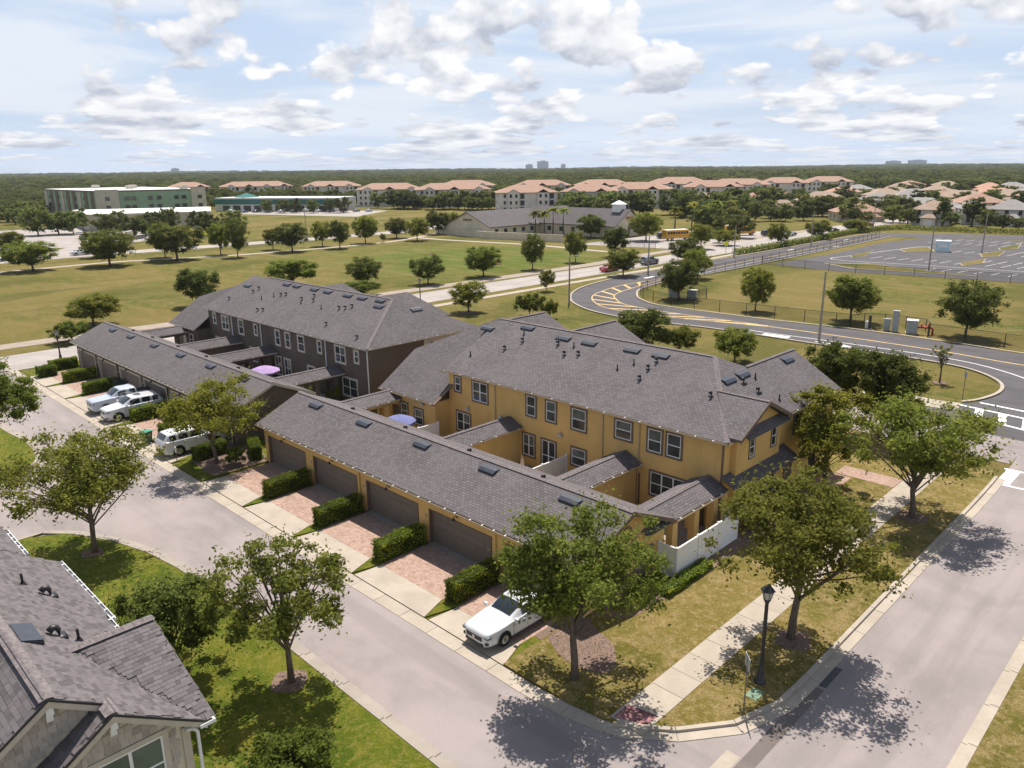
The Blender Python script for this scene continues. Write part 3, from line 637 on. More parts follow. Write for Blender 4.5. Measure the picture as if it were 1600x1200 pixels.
    b = MB(); b.lathe([(.26, 0), (.26, .06), (.40, .06), (.40, 0)], (x1, 28.95, 3.3), 20, 'x'); b.build('round_ornament', M['btrim'], par)
    for o in list(COL.objects):
        if o not in kids0 and o.parent == par: o.matrix_parent_inverse = inv
    return par
random.seed(7)
garage_block(-51.1, -20.64, DOORS_Y, M['yellow'], M['btrim'], M['gutter_y'], 'long yellow garage block with five brown doors and grey shingle roof', M['roof'], [-48.1, -42.1, -35.9, -29.9, -23.8], .05)
garage_block(-92.9, -55.75, DOORS_B, M['brown'], M['trim'], M['trim'], 'long dark brown garage block with six pale framed doors', M['roof_b'], [-88.8, -83.7, -77.5, -71.4, -65.2, -59.1], .14)

def breezeway(par, xe, wall, roofm, gut, y1=38.25, solid=True):
    w = 2.5; zr, ze = 3.42, 2.86; xr = xe-w/2
    b = MB(); b.slab([(xe, 30.2, ze), (xe, y1, ze), (xr, y1, zr), (xr, 30.2, zr)], .11); b.slab([(xr, 30.2, zr), (xr, y1, zr), (xe-w, y1, ze), (xe-w, 30.2, ze)], .11)
    r = b.build('breezeway_roof', roofm, par); cap(r, [(xr, 30.4, zr+.01), (xr, y1-.05, zr+.01)], .15)
    gutter(r, (xe, 32.75, ze-.01), (xe, y1-.05, ze-.01), gut, (1, 0, 0), 1.2)
    b = MB(); b.box(xe-.55, xe-.35, 32.6, y1-.1, 2.42, 2.74); b.box(xe-w+.35, xe-w+.55, 32.6, y1-.1, 2.42, 2.74); b.build('beam', wall, r)
    if solid:
        b = MB(); b.box(xe-.52, xe-.38, 32.5, y1-.05, 0, 2.42); b.build('side_wall', wall, r)
    else:
        for yy in (33.2, 35.4, 37.4): b = MB(); b.box(xe-.7, xe-.28, yy-.24, yy+.24, 0, 2.42); b.build('post', wall, r)
    for yy in (33.2, y1-.8): b = MB(); b.box(xe-w+.3, xe-w+.6, yy-.15, yy+.15, 0, 2.42); b.build('post', wall, r)
    return r

def finish(par, before):
    inv = Matrix.Translation(par.location).inverted()
    for o in list(COL.objects):
        if o not in before and o.parent == par: o.matrix_parent_inverse = inv

def light_dome(par, x, z, y=38.3):
    b = MB(); b.lathe([(.0, .26), (.14, .2), (.2, .06), (.2, .0), (.0, -.02)], (x, y-.14, z), 12); return b.build('wall_light', M['lantern'], par, True)

# ---- yellow townhouses
def yellow_house():
    before = set(COL.objects); par = empty('townhouse_row', (-35.5, 44.7, 0), 0, 'yellow two storey townhouse row with grey hipped roof', 'townhouse')
    Yw, Ye, Yr, ze, zr = 38.3, 37.9, 44.7, 5.75, 8.81; wm = M['yellow']; T = M['btrim']
    b = MB(); b.box(-44.85, -20.65, Yw, 51.0, -.1, 5.72); b.box(-51.2, -44.86, 36.8, 51, -.1, 3.3); b.box(-50.9, -44.86, 40.2, 50.9, 3.3, 5.2); b.build('wall', wm, par)
    b = MB(); P5 = [(39.0, -.1), (44.5, -.1), (44.5, 5.9), (41.6, 7.38), (39.0, 6.05)]; b.quads([(-20.64, y, z) for y, z in P5]+[(-20.3, y, z) for y, z in P5], [(4, 3, 2, 1, 0), (5, 6, 7, 8, 9)]+[(i, (i+1) % 5, 5+(i+1) % 5, 5+i) for i in range(5)])
    b.build('gable_wall', wm, par); b = MB(); P5 = [(-27.6, -.1), (-20.66, -.1), (-20.66, 5.7), (-24, 7.7), (-27.6, 5.7)]; b.quads([(x, 51.01, z) for x, z in P5]+[(x, 53.2, z) for x, z in P5], [(0, 1, 2, 3, 4), (9, 8, 7, 6, 5)]+[(i, (i+1) % 5, 5+(i+1) % 5, 5+i) for i in range(5)]); b.build('front_wing_wall', wm, par)
    r = MB()
    r.slab([(-45.2, Ye, ze), (-20.3, Ye, ze), (-25.3, Yr, zr), (-45.2, Yr, zr)])
    r.slab([(-20.3, Ye, ze), (-20.3, 53.55, ze), (-24.0, 53.5, 8.01), (-24.0, 46.45, 8.01), (-25.3, Yr, zr)])
    r.slab([(-24.0, 46.45, 8.01), (-24.0, 53.5, 8.01), (-27.7, 53.5, 5.75), (-27.7, 49.5, 5.75)])
    r.slab([(-45.6, Yr, zr), (-25.3, Yr, zr), (-20.6, 51.4, 5.72), (-51.4, 51.4, 5.72)])
    s = (zr-3.38)/(Yr-36.4); 
    r.slab([(-51.6, 36.4, 3.38), (-44.62, 36.4, 3.38), (-45.25, Yr, zr-.02), (-45.6, Yr, zr-.02), (-51.6, 40.4, 3.38+4.0*s)])
    r.slab([(-51.6, 40.4, 3.38+4*s), (-45.6, Yr, zr-.01), (-51.4, 51.4, 5.72)])
    for X, Y2 in ((-37.8, 50.4), (-44.7, 49.4)):
        r.slab([(X, Yr, zr), (X, Y2, zr), (X+4.6, Y2+.9, 6.05)], .1); r.slab([(X, Yr, zr), (X-4.6, Y2+.9, 6.05), (X, Y2, zr)], .1)
    # end gable roof
    r.slab([(-19.75, 38.35, 5.95), (-19.75, 41.6, 7.55), (-23.25, 41.6, 7.55), (-20.62, 38.35, 5.95)]); r.slab([(-19.75, 41.6, 7.55), (-19.75, 44.85, 5.95), (-20.62, 44.85, 5.95), (-23.25, 41.6, 7.55)])
    rf = r.build('roof', M['roof'], par)
    cap(rf, [(-45.4, Yr, zr+.01), (-25.3, Yr, zr+.01), (-20.35, Ye+.05, ze+.03)], .16); cap(rf, [(-24, 46.45, 8.02), (-24, 53.5, 8.02)], .15); cap(rf, [(-19.75, 41.6, 7.56), (-23.2, 41.6, 7.56)], .14)
    cap(rf, [(-37.8, Yr, zr+.01), (-37.8, 50.4, zr+.01)], .15); cap(rf, [(-44.7, Yr, zr+.01), (-44.7, 49.4, zr+.01)], .15)
    zb = lambda y: ze+.45*(y-Ye)
    for x, y in ((-45.4, 43.2), (-41.7, 44.1), (-37.6, 43.7), (-35.1, 43.7), (-31.3, 43.8), (-28.9, 43.8)): ridge_vent(rf, x, y, zb(y), .45)
    for x, y in ((-23.54, 43.44), (-23.56, 45.28), (-23.4, 51.4)): ridge_vent(rf, x, y, 5.75+.61*(-20.3-x), .61, 'x')
    for x, y in ((-41.6, 41.4), (-40.8, 42.6), (-37.5, 43.), (-36.1, 42.1), (-35., 42.4), (-28.8, 41.3), (-28.9, 42.4), (-28.8, 43.2), (-23.4, 41.2)): goose(rf, x, y, zb(y), .8)
    for x, y in ((-44., 39.9), (-41.4, 43.3), (-36., 43.), (-31., 41.7), (-30.2, 42.5)): pipe(rf, x, y, zb(y))
    for x, y in ((-23.08, 44.61), (-22.2, 45.)): goose(rf, x, y, 5.75+.61*(-20.3-x), .85)
    for x, y in ((-23.03, 46.05), (-21.24, 46.)): pipe(rf, x, y, 5.75+.61*(-20.3-x))
    # pent roofs on the street end
    b = MB(); b.slab([(-19.5, 38.0, 3.0), (-19.5, 45.8, 3.0), (-20.62, 45.8, 3.62), (-20.62, 38.0, 3.62)], .12); b.build('pent_roof', M['roof'], par)
    b = MB(); b.slab([(-19.78, 39.4, 5.72), (-19.78, 44.7, 5.72), (-20.28, 44.7, 6.12), (-20.28, 39.4, 6.12)], .08); b.build('pent_roof', M['roof'], par)
    b = MB(); b.slab([(-44.60, 36.3, 3.36), (-44.3, 36.3, 3.36), (-44.3, 38.28, 4.6), (-44.60, 38.28, 4.6)], .1); b.build('rake_board', T, par)
    for X in (-19.73,):
        for a, c in (((38.3, 5.97), (41.6, 7.57)), ((41.6, 7.57), (44.9, 5.97))):
            b = MB(); b.quads([(X, a[0], a[1]-.24), (X, c[0], c[1]-.24), (X, c[0], c[1]), (X, a[0], a[1]), (X+.03, a[0], a[1]-.24), (X+.03, c[0], c[1]-.24), (X+.03, c[0], c[1]), (X+.03, a[0], a[1])], [(0,1,2,3),(4,5,6,7),(0,1,5,4),(3,2,6,7)]); b.build('rake_board', T, par)
    g_ = M['gutter_y']; gutter(par, (-45.2, Ye-.01, ze-.01), (-20.3, Ye-.01, ze-.01), g_, (0, -1, 0), 1.5); gutter(par, (-20.29, Ye, ze-.01), (-20.29, 38.3, ze-.01), g_, (1, 0, 0), .5); gutter(par, (-20.29, 45.0, ze-.01), (-20.29, 53.5, ze-.01), g_, (1, 0, 0), 1.5); gutter(par, (-51.6, 36.39, 3.37), (-44.62, 36.39, 3.37), g_, (0, -1, 0), 1.4)
    for x in (-39.6, -29.5, -26.6, -20.75): downspout(par, x, Yw-.05, .05, 5.7, M['btrim'] if x > -26 else M['gutter_y'])
    for x, zc, w, h, nx in ((-43.78, 4.75, .62, 1.15, 1), (-41.25, 4.57, 1.6, 1.5, 2), (-35.95, 4.6, .84, 1.45, 1), (-34.05, 4.6, .86, 1.45, 1), (-31.55, 4.56, 1.2, 1.45, 1), (-27.85, 4.7, 1.25, 1.2, 1), (-25.45, 4.56, .98, 1.45, 1), (-24.06, 4.58, .98, 1.45, 1)): window(par, 'y', x, zc, w, h, T, nx, 2, pos=Yw)
    for x, zc, w, h, nx in ((-43.2, 1.75, 1.5, 1.5, 2), (-36.17, 1.6, 1.1, 1.6, 2), (-31.53, 1.85, 1.2, 1.2, 1), (-24.4, 1.75, 2.5, 1.5, 3)): window(par, 'y', x, zc, w, h, T, nx, 2, pos=Yw)
    window(par, 'y', -34.26, 1.25, 1.25, 2.25, T, 2, 2, pos=Yw)
    for x, zc, w, h in ((-48.78, 1.85, .85, 1.3), (-46.9, 1.7, 1.0, 1.3)): window(par, 'y', x, zc, w, h, T, 1, 2, pos=36.8)
    for y in (40.84, 43.6): window(par, 'x', y, 4.78, .62, 1.3, T, 1, 2, pos=-20.3, out=1, tw=.07)
    window(par, 'x', 43.2, 1.75, 1.9, 1.6, T, 2, 2, pos=-20.3, out=1); window(par, 'x', 47.5, 4.6, .7, 1.3, T, 1, 2, pos=-20.65, out=1); window(par, 'x', 50.2, 4.6, 1.2, 1.3, T, 2, 2, pos=-20.65, out=1)
    b = MB(); b.box(-20.64, -20.58, 46.2, 47.3, 0, 2.2); b.build('front_door', M['btrim'], par)
    for x, y in ((-37.9, Yw), (-26.9+.0, Yw), (-49.9, 36.8), (-22.2, Yw)): b = MB(); b.box(x-.45, x+.45, y-.05, y-.001, .03, 2.12); b.box(x-.34, x+.34, y-.07, y-.05, .2, 2.0); b.build('back_door', M['btrim'], par)
    for x, z in ((-42.6, 2.9), (-38.95, 3.0), (-33.1, 3.05)): light_dome(par, x, z)
    for x in (-49.5, -46.3): light_dome(par, x, 2.85, 36.8)
    for xe, sol, y1 in ((-20.25, False, 38.25), (-26.3, True, 38.25), (-36.75, True, 38.25), (-49.0, False, 36.75)): breezeway(par, xe, wm, M['roof'], g_, y1, sol)
    finish(par, before); return par
yellow_house()

def brown_house():
    before = set(COL.objects); par = empty('townhouse_row', (-73, 44.7, 0), 0, 'dark brown two storey townhouse row with pale window frames', 'townhouse')
    Yw, Ye, Yr, ze, zr = 38.3, 37.9, 44.7, 5.75, 8.81; wm = M['brown']; T = M['trim']
    b = MB(); b.box(-87.2, -55.65, Yw, 51.0, -.1, 5.72); b.box(-93.6, -87.21, 36.8, 51, -.1, 3.3); b.box(-93.3, -87.21, 40.2, 50.9, 3.3, 5.1); b.box(-70, -64, 51.01, 53.5, -.1, 5.3); b.build('wall', wm, par)
    r = MB(); s = (zr-3.38)/(Yr-36.4)
    r.slab([(-87.5, Ye, ze), (-55.3, Ye, ze), (-60.3, Yr, zr), (-87.5, Yr-.2, zr-.09), (-87.5, Yr-.2, zr-.09)][:4]); r.slab([(-55.3, Ye, ze), (-55.3, 51.5, ze), (-60.3, Yr, zr)]); r.slab([(-84, Yr, zr), (-60.3, Yr, zr), (-55.3, 51.5, ze), (-93.8, 51.5, ze)])
    r.slab([(-94.0, 36.4, 3.38), (-87.0, 36.4, 3.38), (-87.5, 43.4, 3.38+7*s), (-94.0, 40.4, 3.38+4*s)]); r.slab([(-94, 40.4, 3.38+4*s), (-87.5, 43.4, 3.38+7*s), (-84, Yr, zr), (-93.8, 51.5, 5.7)])
    for X, Yf, zz in ((-66.9, 51.6, 8.0), (-77.6, 50.6, 8.05)):
        y0 = Yr+(zr-zz)/.45; r.slab([(X, y0, zz), (X, Yf, zz), (X+4.4, Yf+2.4, 5.7), (X+4.4, 51.2, 5.7)], .1); r.slab([(X, y0, zz), (X-4.4, 51.2, 5.7), (X-4.4, Yf+2.4, 5.7), (X, Yf, zz)], .1); r.slab([(X, Yf, zz), (X+4.4, Yf+2.4, 5.7), (X-4.4, Yf+2.4, 5.7)], .1)
    rf = r.build('roof', M['roof_b'], par); cap(rf, [(-84, Yr, zr+.01), (-60.3, Yr, zr+.01), (-55.35, Ye+.05, ze+.03)], .16)
    zb = lambda y: ze+.45*(y-Ye)
    for x, y in ((-85.4, 42.6), (-78.8, 44.), (-76.7, 44.), (-73.1, 44.), (-70.5, 44.), (-66.8, 44.), (-64.3, 44.), (-60.6, 43.3), (-61.4, 44.1)): ridge_vent(rf, x, y, zb(y), .45)
    ridge_vent(rf, -58.6, 46.2, 5.75+.61*3.3, .61, 'x')
    for x, y in ((-84.9, 40.), (-82.5, 41.8), (-82.4, 42.5), (-77., 39.3), (-76.2, 39.5), (-77., 42.2), (-76.3, 42.4), (-72.7, 42.2), (-71.5, 43.), (-70.6, 42.3), (-64.1, 39.6), (-65.4, 42.), (-64.6, 42.2), (-64., 42.6), (-58.0, 38.9)): goose(rf, x, y, zb(y), .8)
    for x, y in ((-79.3, 41.), (-78., 41.8), (-72., 41.6), (-68., 41.5)): pipe(rf, x, y, zb(y))
    g_ = M['trim']; gutter(par, (-87.5, Ye-.01, ze-.01), (-55.3, Ye-.01, ze-.01), g_, (0, -1, 0), 1.5); gutter(par, (-55.29, Ye, ze-.01), (-55.29, 51.5, ze-.01), g_, (1, 0, 0), 1.5); gutter(par, (-94.0, 36.39, 3.37), (-87.0, 36.39, 3.37), g_, (0, -1, 0), 1.4)
    for x in (-81.4, -74.9, -62.5, -55.75): downspout(par, x, Yw-.05, .05, 5.7, M['white'])
    for x, zc, w, h, nx in ((-85.65, 4.66, .62, 1.15, 1), (-83.02, 4.45, 1.6, 1.5, 2), (-79.33, 4.48, 1.05, 1.55, 1), (-76.01, 4.62, .62, 1.1, 1), (-71.47, 4.42, .84, 1.5, 1), (-69.48, 4.45, .84, 1.5, 1), (-66.93, 4.47, 1.1, 1.5, 1), (-63.57, 4.67, .62, 1.15, 1), (-60.08, 4.48, 1.6, 1.5, 2), (-57.47, 4.68, .62, 1.1, 1)): window(par, 'y', x, zc, w, h, T, nx, 2, pos=Yw)
    for x, zc, w, h, nx in ((-85., 1.75, 1.6, 1.4, 2), (-71.74, 1.45, 1.15, 1.9, 2), (-69.9, 1.45, 1.15, 1.9, 2), (-65.4, 1.75, 1.2, 1.3, 1), (-58.8, 1.55, 2.3, 1.7, 2), (-77., 1.75, 1.4, 1.4, 2)): window(par, 'y', x, zc, w, h, T, nx, 2, pos=Yw)
    for x, zc, w, h in ((-91.0, 1.85, .85, 1.3), (-89.1, 1.85, 1.0, 1.3)): window(par, 'y', x, zc, w, h, T, 1, 2, pos=36.8)
    b = MB(); b.box(-55.64, -55.58, 44.6, 50.2, 4.2, 5.55); st = b.build('clerestory_band', T, par)
    for y in (45.5, 47.1, 48.8): window(par, 'x', y, 4.95, .62, .62, T, 1, 1, pos=-55.56, out=1, tw=.05, sill=False)
    for x in (-81.0, -74., -61.3, -91.9): y = 36.8 if x < -90 else Yw; b = MB(); b.box(x-.45, x+.45, y-.05, y-.001, .03, 2.12); b.build('back_door', M['btrim'], par)
    for xe, y1 in ((-89.3, 36.75), (-79.05, 38.25), (-71.7, 38.25), (-59.4, 38.25)): breezeway(par, xe, wm, M['roof_b'], g_, y1, xe == -79.05)
    finish(par, before); return par
brown_house()

# ---- grey house, bottom left: built shingle by shingle
def grey_house():
    before = set(COL.objects); par = empty('grey_house', (-30, 3.5, 0), 0, 'tan shake sided house with grey shingled gables', 'house')
    yr, zr, k = 3.55, 8.17, .67; ye = 7.13; zf = lambda y: zr-k*(y-yr)
    X1, X2 = -20.1, -19.5
    b = MB(); b.box(-33.6, -20.45, .2, 6.75, -.1, 5.6); b.box(-42, -33.61, 1, 5.7, -.1, 5.4)
    X = -20.45; b.face([(X, .2, 5.6), (X, 6.75, 5.6), (X, 6.75, zf(6.75)-.15), (X, yr, zr-.15), (X, .2, zr-k*(yr-.2)-.15)])
    b.box(-20.44, -19.85, 2.55, 6.7, -.1, 5.6); X = -19.85; b.face([(X, 2.55, 5.6), (X, 6.7, 5.6), (X, 6.7, zf(6.7)-.15), (X, 4.78, zf(4.78)-.15), (X, 2.55, zf(4.78)-k*2.23-.15)]); b.build('wall', M['cream'], par)
    faces = []
    faces.append([(-33.0, ye, zf(ye)), (-27.05, ye, zf(ye)), (-27.05, 6.93, zf(6.93)), (-25.9, 6.93, zf(6.93)), (-23.6, 4.95, zf(4.95)), (X2, 7.1, zf(7.1)), (X2, 4.78, zf(4.78)), (X1, 4.78, zf(4.78)), (X1, yr, zr), (-33.0, yr, zr)])
    zc = zf(4.95)
    faces.append([(-23.6, 4.95, zc), (-23.6, 7.4, zc), (X2, 7.4, zf(7.1)), (X2, 7.1, zf(7.1))])
    faces.append([(-23.6, 7.4, zc), (-23.6, 4.95, zc), (-25.9, 6.93, zf(6.93)), (-25.9, 7.4, zf(6.93))])
    faces.append([(X1, yr, zr), (X1, -1.5, zr-k*5.05), (-33.0, -1.5, zr-k*5.05), (-33.0, yr, zr)])
    faces.append([(X2, 4.78, zf(4.78)), (X2, 2.1, zf(4.78)-k*2.68), (X1-.3, 2.1, zf(4.78)-k*2.68), (X1-.3, 4.78, zf(4.78))])
    faces.append([(-42, 6.05, zf(6.05)), (-33.0, 6.05, zf(6.05)), (-33.0, yr, zr-.05), (-42, yr, zr-.05)])
    b = MB()
    for f in faces: b.slab([(p[0], p[1], p[2]-.02) for p in f], .1)
    rf = b.build('roof', M['roof'], par)
    # single shingle tabs
    tabs = []; rng = random.Random(3)
    def inside(poly, u, v):
        c = False; j = len(poly)-1
        for i in range(len(poly)):
            if (poly[i][1] > v) != (poly[j][1] > v) and u < (poly[j][0]-poly[i][0])*(v-poly[i][1])/(poly[j][1]-poly[i][1])+poly[i][0]: c = not c
            j = i
        return c
    for f in faces:
        P = [Vector(p) for p in f]; n = (P[1]-P[0]).cross(P[-1]-P[0]).normalized()
        if n.z < 0: n = -n
        u = Vector((0, 0, 1)).cross(n).normalized(); v = n.cross(u)
        q = [(p.dot(u), p.dot(v)) for p in P]; d = P[0].dot(n)
        u0, u1 = min(a[0] for a in q), max(a[0] for a in q); v0, v1 = min(a[1] for a in q), max(a[1] for a in q); row = 0; vv = v0
        while vv < v1:
            uu = u0-.3*rng.random()
            while uu < u1:
                w = rng.choice((.13, .18, .24, .32)); c = (uu+w/2, vv+.09)
                if inside(q, *c) and inside(q, uu+w*.08, vv+.12) and inside(q, uu+w*.92, vv+.12): tabs.append((u*c[0]+v*vv+n*d, u, v, n, w))
                uu += w+.005
            vv += .155; row += 1
    C0 = Vector((0, 0, 21.)); tabs = [t for t in tabs if (C0-t[0]).dot(t[3]) > 0]; tabs.sort(key=lambda t: (t[0]-C0).length/max(.15, (C0-t[0]).normalized().dot(t[3])))
    b = MB(); b.quads([(-.5, 0, -.012), (.5, 0, -.012), (.5, 0, .009), (-.5, 0, .009), (.5, .24, -.012), (-.5, .24, -.012), (.5, .24, -.004), (-.5, .24, -.004)], [(0, 1, 2, 3), (3, 2, 6, 7), (1, 4, 6, 2), (0, 3, 7, 5), (4, 5, 7, 6)])
    tm = b.mesh('shingle'); tm.materials.append(M['piece_shingle'])
    rest = MB()
    for i, (p, u, v, n, w) in enumerate(tabs):
        lift = rng.uniform(0, .006)
        if i < 290:
            o = bpy.data.objects.new('shingle', tm); COL.objects.link(o); o.parent = rf
            o.matrix_local = Matrix(((u.x*w, v.x, n.x, p.x+n.x*lift), (u.y*w, v.y, n.y, p.y+n.y*lift), (u.z*w, v.z, n.z, p.z+n.z*lift), (0, 0, 0, 1)))
        else:
            q = [p+u*(x*w)+v*y+n*(z+lift) for x, y, z in ((-.5, 0, -.012), (.5, 0, -.012), (.5, 0, .009), (-.5, 0, .009), (.5, .24, -.004), (-.5, .24, -.004))]
            rest.quads(q, [(0, 1, 2, 3), (3, 2, 4, 5)])
    tag(rest.build('shingle_field', M['piece_shingle'], rf), kind='stuff')
    cap(rf, [(-42, yr, zr), (-33.1, yr, zr), (-33.0, yr, zr+.02), (X1, yr, zr+.02)], .2); cap(rf, [(-23.6, 4.9, zc+.03), (-23.6, 7.4, zc+.03)], .18); cap(rf, [(X1-.2, 4.78, zf(4.78)+.02), (X2, 4.78, zf(4.78)+.02)], .18)
    # rake boards: dark edge and pale board
    for X, pts in ((X1, [(yr-4.6, zr-k*4.6), (yr, zr), (4.75, zf(4.75))]), (X2, [(2.1, zf(4.78)-k*2.68), (4.78, zf(4.78)), (7.12, zf(7.12))])):
        for (ya, za), (yb, zb) in zip(pts[:-1], pts[1:]):
            for m_, d0, d1, x0, x1 in ((M['black'], .03, -.05, X, X+.035), (M['trim'], -.05, -.24, X-.02, X+.02)):
                b = MB(); b.quads([(x0, ya, za+d1), (x0, yb, zb+d1), (x0, yb, zb+d0), (x0, ya, za+d0), (x1, ya, za+d1), (x1, yb, zb+d1), (x1, yb, zb+d0), (x1, ya, za+d0)], [(0,1,2,3),(7,6,5,4),(0,4,5,1),(3,2,6,7),(0,3,7,4),(1,5,6,2)]); b.build('rake_board', m_, par)
    for X, y, z in ((X1-.05, yr, zr-.45), (X2-.05, 4.78, zf(4.78)-.45)): b = MB(); b.box(X-.3, X+.02, y-.09, y+.09, z-.05, z+.2); b.box(X-.3, X-.12, y-.08, y+.08, z-.3, z-.05); b.build('gable_bracket', M['white'], par)
    gutter(par, (-33.0, ye+.01, zf(ye)), (-27.0, ye+.01, zf(ye)), M['white'], (0, 1, 0), .6); gutter(par, (-27.2, 6.95, zf(6.93)), (-25.9, 6.95, zf(6.93)), M['white'], (0, 1, 0), .5); gutter(par, (-36, 6.07, zf(6.05)), (-33.1, 6.07, zf(6.05)), M['white'], (0, 1, 0), .6); gutter(par, (X2-.02, 6.9, zf(7.1)), (X2-.02, 7.35, zf(7.1)), M['white'], (1, 0, 0), .5)
    sv = lambda y: zf(y)
    GV = ((-28.5, 5.73), (-24.7, 5.0), (-29.2, 5.12), (-24.5, 5.45))
    b = MB(); b.slab([(-25.0, 3.85, sv(3.85)+.05), (-23.75, 3.85, sv(3.85)+.05), (-23.75, 4.4, sv(4.4)+.2), (-25.0, 4.4, sv(4.4)+.2)], .16)
    b.build('roof_vent', M['vent'], rf)
    for x, y in GV[:2]: goose(rf, x, y, sv(y), .95)
    for x, y in GV[2:]: pipe(rf, x, y, sv(y))
    # wall shakes
    cells = []
    for X, y0, y1, top in ((-20.44, .3, 6.7, lambda y: (zf(y) if y > yr else zr-k*(yr-y))-.28), (-19.84, 2.6, 6.45, lambda y: (zf(y) if y > 4.78 else zf(4.78)-k*(4.78-y))-.28)):
        z = 4.0
        while z < 8:
            y = y0
            while y < y1:
                w = rng.uniform(.13, .25)
                if y+w < y1 and z+.21 < min(top(y), top(y+w)) and not (X > -20 and 4.1 < y+w/2 < 6.1 and z < 5.95) and not (X < -20 and 2.5 < y < 6.7 and z < zf(4.78)-k*abs(4.78-y)+.1): cells.append((X, y, z, w))
                y += w+.008
            z += .2
    root = MB(); root.box(0, .001, 0, .001, 0, .001)
    b = MB(); b.quads([(0, -.5, 0), (0, .5, 0), (.028, .5, 0), (.028, -.5, 0), (0, -.5, .215), (0, .5, .215), (.012, .5, .215), (.012, -.5, .215)], [(0, 3, 2, 1), (3, 7, 6, 2), (2, 6, 5, 1), (0, 4, 7, 3), (4, 5, 6, 7)]); km = b.mesh('wall_shake'); km.materials.append(M['skin_shake'])
    cells.sort(key=lambda c: -c[0]*10-c[2]); sk = MB()
    for i, (X, y, z, w) in enumerate(cells):
        dz = rng.uniform(-.02, .015)
        if i < 290: o = part('wall_shake', km, par, (X, y+w/2, z+dz), (0, 0, 0), (rng.uniform(.8, 1.2), w, 1))
        else: sk.box(X, X+.02, y, y+w, z+dz, z+dz+.2)
    if sk.v: tag(sk.build('wall_shake_field', M['skin_shake'], par), kind='stuff')
    window(par, 'x', 5.1, 4.95, 1.75, 1.7, M['trim'], 2, 2, pos=-19.84, out=1, tw=.16, glass_='glass2')
    b = MB(); b.box(-19.86, -19.78, 6.5, 6.72, 0, 5.7); b.build('corner_board', M['trim'], par); downspout(par, -19.7, 6.9, .1, 5.7, M['white'])
    finish(par, before); return par
grey_house()

# ------------------------------------------------------------------ vegetation
def leaf_cloud(rng, centres, radii, per, size, flat=.75, upb=.5):
    """many small leaf blades scattered in clumps -> vertices, quads"""
    n = int(sum(per)) if hasattr(per, '__len__') else per*len(centres)
    idx = np.repeat(np.arange(len(centres)), per)
    n = len(idx)
    d = rng.normal(size=(n, 3)); d /= np.linalg.norm(d, axis=1)[:, None]; rad = rng.random(n)**.45
    c = centres[idx]+d*(rad*radii[idx])[:, None]*np.array([1, 1, flat])
    nr = rng.normal(size=(n, 3)); nr[:, 2] += upb*2.2; nr += d*.6; nr /= np.linalg.norm(nr, axis=1)[:, None]
    t = rng.normal(size=(n, 3)); t -= nr*(t*nr).sum(1)[:, None]; t /= np.linalg.norm(t, axis=1)[:, None]; bt = np.cross(nr, t)
    s = size*rng.uniform(.6, 1.35, n)[:, None]
    V = np.stack([c-t*s, c-bt*s*.55, c+t*s, c+bt*s*.55], 1).reshape(-1, 3)
    return V
def leaf_mesh(name, V, m):
    nq = len(V)//4; me = bpy.data.meshes.new(name); me.vertices.add(len(V)); me.vertices.foreach_set('co', V.astype(np.float32).ravel())
    me.loops.add(nq*4); me.loops.foreach_set('vertex_index', np.arange(nq*4, dtype=np.int32)); me.polygons.add(nq)
    me.polygons.foreach_set('loop_start', np.arange(0, nq*4, 4, dtype=np.int32)); me.polygons.foreach_set('loop_total', np.full(nq, 4, np.int32))
    me.update(calc_edges=True); me.materials.append(m); return me
